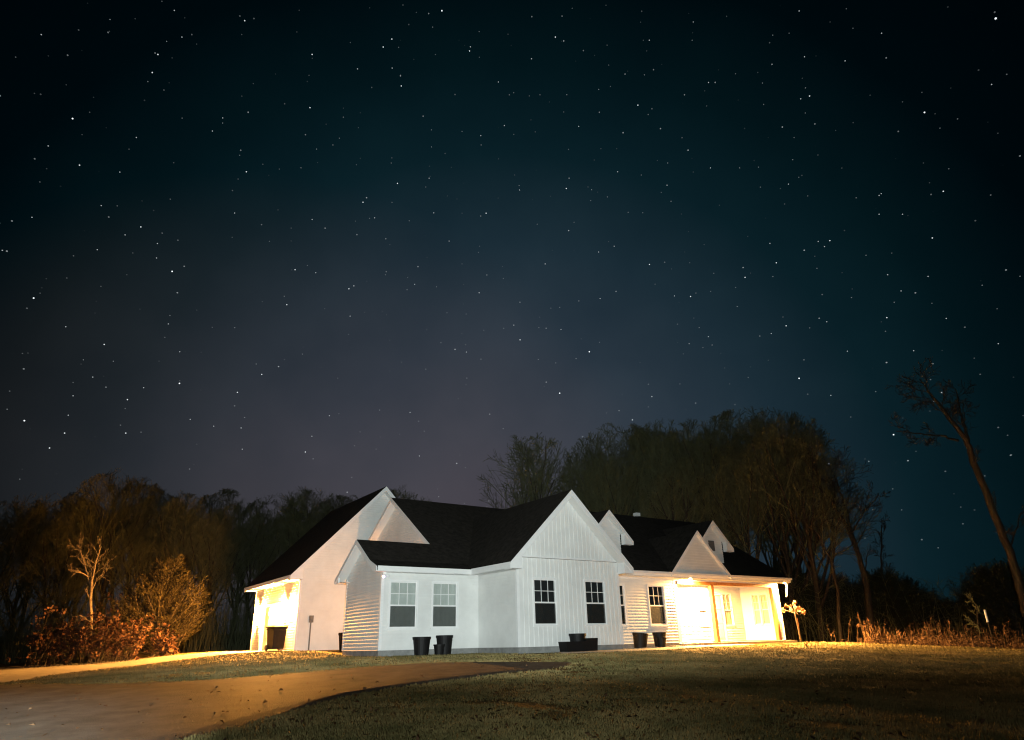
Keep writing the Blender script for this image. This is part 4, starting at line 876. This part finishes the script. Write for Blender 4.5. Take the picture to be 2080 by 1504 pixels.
# catalogue stars, then faint random ones
acc = None
for (x, y, z, r, bgt) in [(0.00845, 0.70485, 0.7093, 0.0006, 0.46), (-0.05156, 0.7303, 0.68118, 0.000525, 0.24), (0.07712, 0.68494, 0.72451, 0.000525, 0.24), (0.08351, 0.68652, 0.7223, 0.0007, 0.83), (-0.11064, 0.75579, 0.6454, 0.0006, 0.46), (0.02252, 0.72224, 0.69128, 0.0006, 0.46), (0.00815, 0.7303, 0.68308, 0.000525, 0.24), (0.00242, 0.74258, 0.66976, 0.0007, 0.83), (0.16794, 0.68201, 0.7118, 0.0007, 0.83), (0.001, 0.75735, 0.65301, 0.0007, 0.83), (-0.06662, 0.80709, 0.58666, 0.00085, 1.21), (-0.05013, 0.83634, 0.54591, 0.0007, 0.83), (0.00023, 0.8073, 0.59014, 0.0006, 0.46), (0.08733, 0.76837, 0.63402, 0.0006, 0.46), (0.18359, 0.72405, 0.66486, 0.0007, 0.83), (0.07966, 0.78143, 0.61888, 0.0006, 0.46), (0.13003, 0.79864, 0.58759, 0.0007, 0.83), (-0.00849, 0.83397, 0.55175, 0.0006, 0.46), (-0.01949, 0.85837, 0.51266, 0.0006, 0.46), (0.02699, 0.86462, 0.5017, 0.0007, 0.83), (0.01223, 0.87226, 0.48889, 0.0006, 0.46), (0.12861, 0.83108, 0.54107, 0.0006, 0.46), (0.22415, 0.80427, 0.55037, 0.0006, 0.46), (0.08879, 0.77214, 0.62922, 0.000525, 0.24), (0.20566, 0.75197, 0.62629, 0.000525, 0.24), (0.04922, 0.87132, 0.48824, 0.0006, 0.46), (-0.084, 0.87316, 0.48015, 0.0006, 0.46), (-0.08372, 0.82844, 0.55378, 0.0006, 0.46), (0.29746, 0.57229, 0.7642, 0.00085, 1.21), (0.25284, 0.62596, 0.73773, 0.0007, 0.83), (0.24615, 0.63732, 0.73023, 0.0007, 0.83), (0.34641, 0.58416, 0.734, 0.0007, 0.83), (0.34546, 0.58042, 0.73741, 0.0006, 0.46), (0.4342, 0.50977, 0.74271, 0.0007, 0.83), (0.41932, 0.54417, 0.72667, 0.0006, 0.46), (0.53115, 0.43565, 0.72669, 0.0006, 0.46), (0.22497, 0.66921, 0.7082, 0.0006, 0.46), (0.26478, 0.6483, 0.71386, 0.0006, 0.46), (0.28263, 0.65653, 0.69935, 0.0007, 0.83), (0.39352, 0.58665, 0.70781, 0.0006, 0.46), (0.55532, 0.48905, 0.67264, 0.0007, 0.83), (0.50484, 0.55476, 0.66135, 0.0006, 0.46), (0.42088, 0.61456, 0.66722, 0.0006, 0.46), (0.39801, 0.63986, 0.65739, 0.0006, 0.46), (0.40258, 0.64647, 0.64808, 0.000525, 0.24), (0.31699, 0.7322, 0.60282, 0.0007, 0.83), (0.2813, 0.76612, 0.57786, 0.0007, 0.83), (0.30148, 0.77035, 0.56185, 0.0006, 0.46), (0.37368, 0.72938, 0.57303, 0.0006, 0.46), (0.43835, 0.69145, 0.57424, 0.0007, 0.83), (0.52138, 0.6086, 0.59814, 0.0007, 0.83), (0.46832, 0.64887, 0.59971, 0.0006, 0.46), (0.569, 0.55182, 0.6097, 0.0006, 0.46), (0.62527, 0.51509, 0.58627, 0.0006, 0.46), (0.54993, 0.58711, 0.59403, 0.000525, 0.24), (0.50713, 0.51182, 0.69343, 0.000525, 0.24), (0.47589, 0.54221, 0.69249, 0.000525, 0.24), (0.61477, 0.50033, 0.60969, 0.000525, 0.24), (0.76305, 0.14611, 0.62961, 0.001, 1.43), (0.77798, 0.24253, 0.57959, 0.00085, 1.21), (0.69763, 0.33151, 0.63515, 0.0007, 0.83), (0.69277, 0.34079, 0.63556, 0.0006, 0.46), (0.82611, 0.26382, 0.49793, 0.0007, 0.83), (0.84101, 0.2948, 0.45364, 0.0007, 0.83), (0.71006, 0.23854, 0.6625, 0.0006, 0.46), (0.79403, 0.32205, 0.51555, 0.0006, 0.46), (0.79442, 0.31924, 0.5167, 0.0006, 0.46), (0.80266, 0.33138, 0.4959, 0.0006, 0.46), (0.81569, 0.31022, 0.48827, 0.0006, 0.46), (0.78389, 0.39068, 0.48258, 0.0007, 0.83), (0.74227, 0.45019, 0.49635, 0.0006, 0.46), (0.77647, 0.40225, 0.48507, 0.0006, 0.46), (0.72861, 0.39977, 0.55616, 0.0006, 0.46), (0.65687, 0.46357, 0.59467, 0.0006, 0.46), (0.60927, 0.41217, 0.67743, 0.0006, 0.46), (0.70244, 0.28228, 0.65337, 0.0006, 0.46), (0.67188, 0.31407, 0.67077, 0.0006, 0.46), (0.79621, 0.17719, 0.57849, 0.0006, 0.46), (0.71945, 0.38218, 0.57994, 0.000525, 0.24), (0.68194, 0.43626, 0.58706, 0.000525, 0.24), (-0.06479, 0.9156, 0.39684, 0.00085, 1.21), (0.07297, 0.88449, 0.46081, 0.00085, 1.21), (0.05206, 0.88003, 0.47206, 0.0006, 0.46), (-0.10408, 0.89276, 0.43835, 0.0006, 0.46), (-0.01311, 0.88498, 0.46544, 0.0006, 0.46), (0.21917, 0.8444, 0.48882, 0.0007, 0.83), (0.24609, 0.83702, 0.4887, 0.0006, 0.46), (0.21947, 0.86834, 0.44477, 0.0007, 0.83), (0.08248, 0.91332, 0.3988, 0.0006, 0.46), (-0.02676, 0.92743, 0.37305, 0.0006, 0.46), (0.01714, 0.93232, 0.36122, 0.0007, 0.83), (0.1106, 0.93798, 0.32858, 0.00085, 1.21), (0.1823, 0.9276, 0.32608, 0.0007, 0.83), (0.2078, 0.91245, 0.3525, 0.0007, 0.83), (0.07082, 0.94566, 0.31734, 0.0006, 0.46), (0.05576, 0.95224, 0.30021, 0.0007, 0.83), (-0.04534, 0.96478, 0.25911, 0.00085, 1.21), (-0.00262, 0.96802, 0.25087, 0.0007, 0.83), (0.06207, 0.96376, 0.25944, 0.0007, 0.83), (-0.01427, 0.97273, 0.23151, 0.0007, 0.83), (0.20219, 0.94611, 0.25298, 0.0006, 0.46), (0.28223, 0.92492, 0.25468, 0.0007, 0.83), (-0.00289, 0.95531, 0.29559, 0.0006, 0.46), (-0.00317, 0.96222, 0.27225, 0.0006, 0.46), (0.16192, 0.94636, 0.27961, 0.0006, 0.46), (0.1322, 0.9493, 0.28522, 0.0006, 0.46), (0.30457, 0.90217, 0.30548, 0.0006, 0.46), (0.01304, 0.94701, 0.32095, 0.0006, 0.46), (-0.00096, 0.94074, 0.33914, 0.000525, 0.24), (0.03098, 0.93864, 0.34351, 0.000525, 0.24), (0.10286, 0.9243, 0.36754, 0.0006, 0.46), (0.16179, 0.8989, 0.4072, 0.000525, 0.24), (0.29339, 0.83038, 0.4737, 0.0007, 0.83), (0.61209, 0.68577, 0.39378, 0.00085, 1.21), (0.59, 0.73252, 0.33957, 0.00085, 1.21), (0.52751, 0.74149, 0.41464, 0.0007, 0.83), (0.57268, 0.70027, 0.4262, 0.0006, 0.46), (0.60584, 0.64725, 0.46264, 0.0006, 0.46), (0.64419, 0.58035, 0.49822, 0.0007, 0.83), (0.59992, 0.60297, 0.52586, 0.0006, 0.46), (0.58561, 0.62102, 0.52095, 0.0006, 0.46), (0.4646, 0.79056, 0.39894, 0.0006, 0.46), (0.4304, 0.866, 0.25457, 0.0006, 0.46), (0.40864, 0.85666, 0.31489, 0.0006, 0.46), (0.67607, 0.67467, 0.29622, 0.0007, 0.83), (0.37629, 0.78895, 0.48577, 0.0006, 0.46), (0.4051, 0.77573, 0.48388, 0.000525, 0.24), (0.68129, 0.57364, 0.45474, 0.0006, 0.46), (0.30357, 0.84551, 0.43928, 0.0006, 0.46), (0.4176, 0.82771, 0.37485, 0.000525, 0.24), (0.47278, 0.80274, 0.36345, 0.000525, 0.24), (0.73671, 0.49311, 0.46271, 0.0007, 0.83), (0.75541, 0.4543, 0.47219, 0.0007, 0.83), (0.81066, 0.48698, 0.32509, 0.00085, 1.21), (0.7862, 0.47626, 0.39379, 0.0007, 0.83), (0.77762, 0.49506, 0.38759, 0.0006, 0.46), (0.85389, 0.31601, 0.41354, 0.0006, 0.46), (0.83254, 0.35259, 0.42728, 0.0006, 0.46), (0.84716, 0.37299, 0.37842, 0.0007, 0.83), (0.89371, 0.35243, 0.27764, 0.0007, 0.83), (0.83479, 0.4264, 0.3483, 0.0006, 0.46), (0.87078, 0.36173, 0.333, 0.0006, 0.46), (0.87874, 0.41439, 0.23684, 0.00085, 1.21), (0.7269, 0.56069, 0.39655, 0.0006, 0.46), (0.69663, 0.55797, 0.45097, 0.0007, 0.83), (0.90454, 0.28182, 0.31999, 0.0006, 0.46), (0.81283, 0.43356, 0.38902, 0.0006, 0.46), (0.74133, 0.51626, 0.42884, 0.000525, 0.24), (0.84565, 0.34748, 0.40514, 0.0006, 0.46), (0.87648, 0.31785, 0.36159, 0.0006, 0.46), (0.83572, 0.46177, 0.29723, 0.0006, 0.46), (0.78287, 0.39892, 0.47747, 0.0006, 0.46), (0.86924, 0.44842, 0.20819, 0.0006, 0.46), (0.84598, 0.48954, 0.21134, 0.0006, 0.46), (0.84598, 0.35906, 0.39421, 0.000525, 0.24)]:
    dt = vm('DISTANCE', nrm, (x, y, z)).outputs['Value']
    g = ma('LESS_THAN', dt, r)
    acc = ma('MULTIPLY', g, bgt) if acc is None else ma('MULTIPLY_ADD', g, bgt, acc)
sep = N.new('ShaderNodeSeparateXYZ'); L.new(nrm, sep.inputs[0])
az = ma('ARCTAN2', sep.outputs[0], sep.outputs[1]); el = ma('ARCSINE', sep.outputs[2])
cmb = N.new('ShaderNodeCombineXYZ'); L.new(ma('MULTIPLY', az, .8), cmb.inputs[0]); L.new(el, cmb.inputs[1])
for sc, rad, lo, amp in ((24, .020, .55, .30), (40, .026, .66, .15)):
    vo = N.new('ShaderNodeTexVoronoi'); vo.voronoi_dimensions = '2D'; vo.inputs['Scale'].default_value = sc
    L.new(cmb.outputs[0], vo.inputs['Vector'])
    s2 = N.new('ShaderNodeSeparateColor'); L.new(vo.outputs['Color'], s2.inputs[0])
    pick = ma('MULTIPLY', ma('GREATER_THAN', s2.outputs[0], lo), ma('POWER', s2.outputs[1], 1.6))
    disc = ma('LESS_THAN', vo.outputs['Distance'], rad)
    up = ma('GREATER_THAN', el, .06)
    acc = ma('ADD', acc, ma('MULTIPLY', ma('MULTIPLY', ma('MULTIPLY', pick, disc), up), amp))
vs = N.new('ShaderNodeCombineColor'); L.new(ma('MULTIPLY', acc, .90), vs.inputs[0]); L.new(ma('MULTIPLY', acc, .97), vs.inputs[1]); L.new(acc, vs.inputs[2])
L.new(cadd(sky, vs.outputs[0]), bg.inputs['Color']); bg.inputs['Strength'].default_value = 1.0
w.cycles.sampling_method = 'NONE'

# ---------------------------------------------------------------- front light: the headlamps that reach the house front
ld = bpy.data.lights.new('headlamp', 'POINT'); ld.energy = 25500; ld.shadow_soft_size = 0.0; ld.color = (.89,1.0,.985)
ld.use_nodes = True; n2 = ld.node_tree; em = n2.nodes['Emission']
t2 = n2.nodes.new('ShaderNodeTexCoord'); s3 = n2.nodes.new('ShaderNodeSeparateXYZ'); n2.links.new(t2.outputs['Normal'], s3.inputs[0])
def lm(op, a, b=None, c=None, clamp=False):
    n = n2.nodes.new('ShaderNodeMath'); n.operation = op; n.use_clamp = clamp
    for i, q in enumerate((a, b, c)):
        if q is None: continue
        if isinstance(q, (int, float)): n.inputs[i].default_value = q
        else: n2.links.new(q, n.inputs[i])
    return n.outputs[0]
def lr(v, a, b, c, d):
    n = n2.nodes.new('ShaderNodeMapRange'); n.interpolation_type = 'SMOOTHSTEP'
    n2.links.new(v, n.inputs['Value'])
    for i, q in zip(('From Min','From Max','To Min','To Max'), (a,b,c,d)): n.inputs[i].default_value = q
    return n.outputs['Result']
elev = s3.outputs[2]; azm = lm('ARCTAN2', s3.outputs[0], s3.outputs[1])
cut = lr(elev, -.045,-.012,.07,1.0)                          # dipped beam edge: little falls on the ground near the lamp
roll = lr(azm, math.radians(34), math.radians(60), 1.0, .22)
patch = lr(azm, math.radians(1), math.radians(18), 3.0, .02); patch = lm('MULTIPLY', patch, lr(elev, -.05, -.02, 1.0, 0.0))
fade = lr(elev, .12, .32, 1.0, 1.25)
lroll = lr(azm, math.radians(1), math.radians(15), .22, 1.0)
n2.links.new(lm('MULTIPLY', lm('MULTIPLY', lm('MAXIMUM', lm('MULTIPLY', cut, lroll), patch), roll), fade), em.inputs['Strength'])
lo = bpy.data.objects.new('headlamp', ld); COL.objects.link(lo); lo.location = (-11.2,-24.4,.08)

# ---------------------------------------------------------------- camera and render settings
cd = bpy.data.cameras.new('camera'); cam = bpy.data.objects.new('camera', cd); COL.objects.link(cam)
cd.sensor_width = 36; cd.lens = 23.7589; cd.clip_end = 3000; cd.clip_start = .05
cam.matrix_world = Matrix([[0.827775, -0.193026, -0.526811, -10.121219], [-0.560639, -0.320986, -0.763317, -23.00124], [-0.021759, 0.927205, -0.373922, 0.154778], [0, 0, 0, 1]])
scene.camera = cam
scene.view_settings.view_transform = 'Standard'; scene.view_settings.look = 'None'
scene.view_settings.exposure = 0; scene.view_settings.gamma = 1
scene.render.engine = 'CYCLES'; scene.cycles.filter_width = 1.15
scene.cycles.use_denoising = True
scene.cycles.max_bounces = 5; scene.cycles.diffuse_bounces = 3; scene.cycles.transparent_max_bounces = 12
scene.cycles.caustics_reflective = False; scene.cycles.caustics_refractive = False
scene.cycles.sample_clamp_indirect = 4
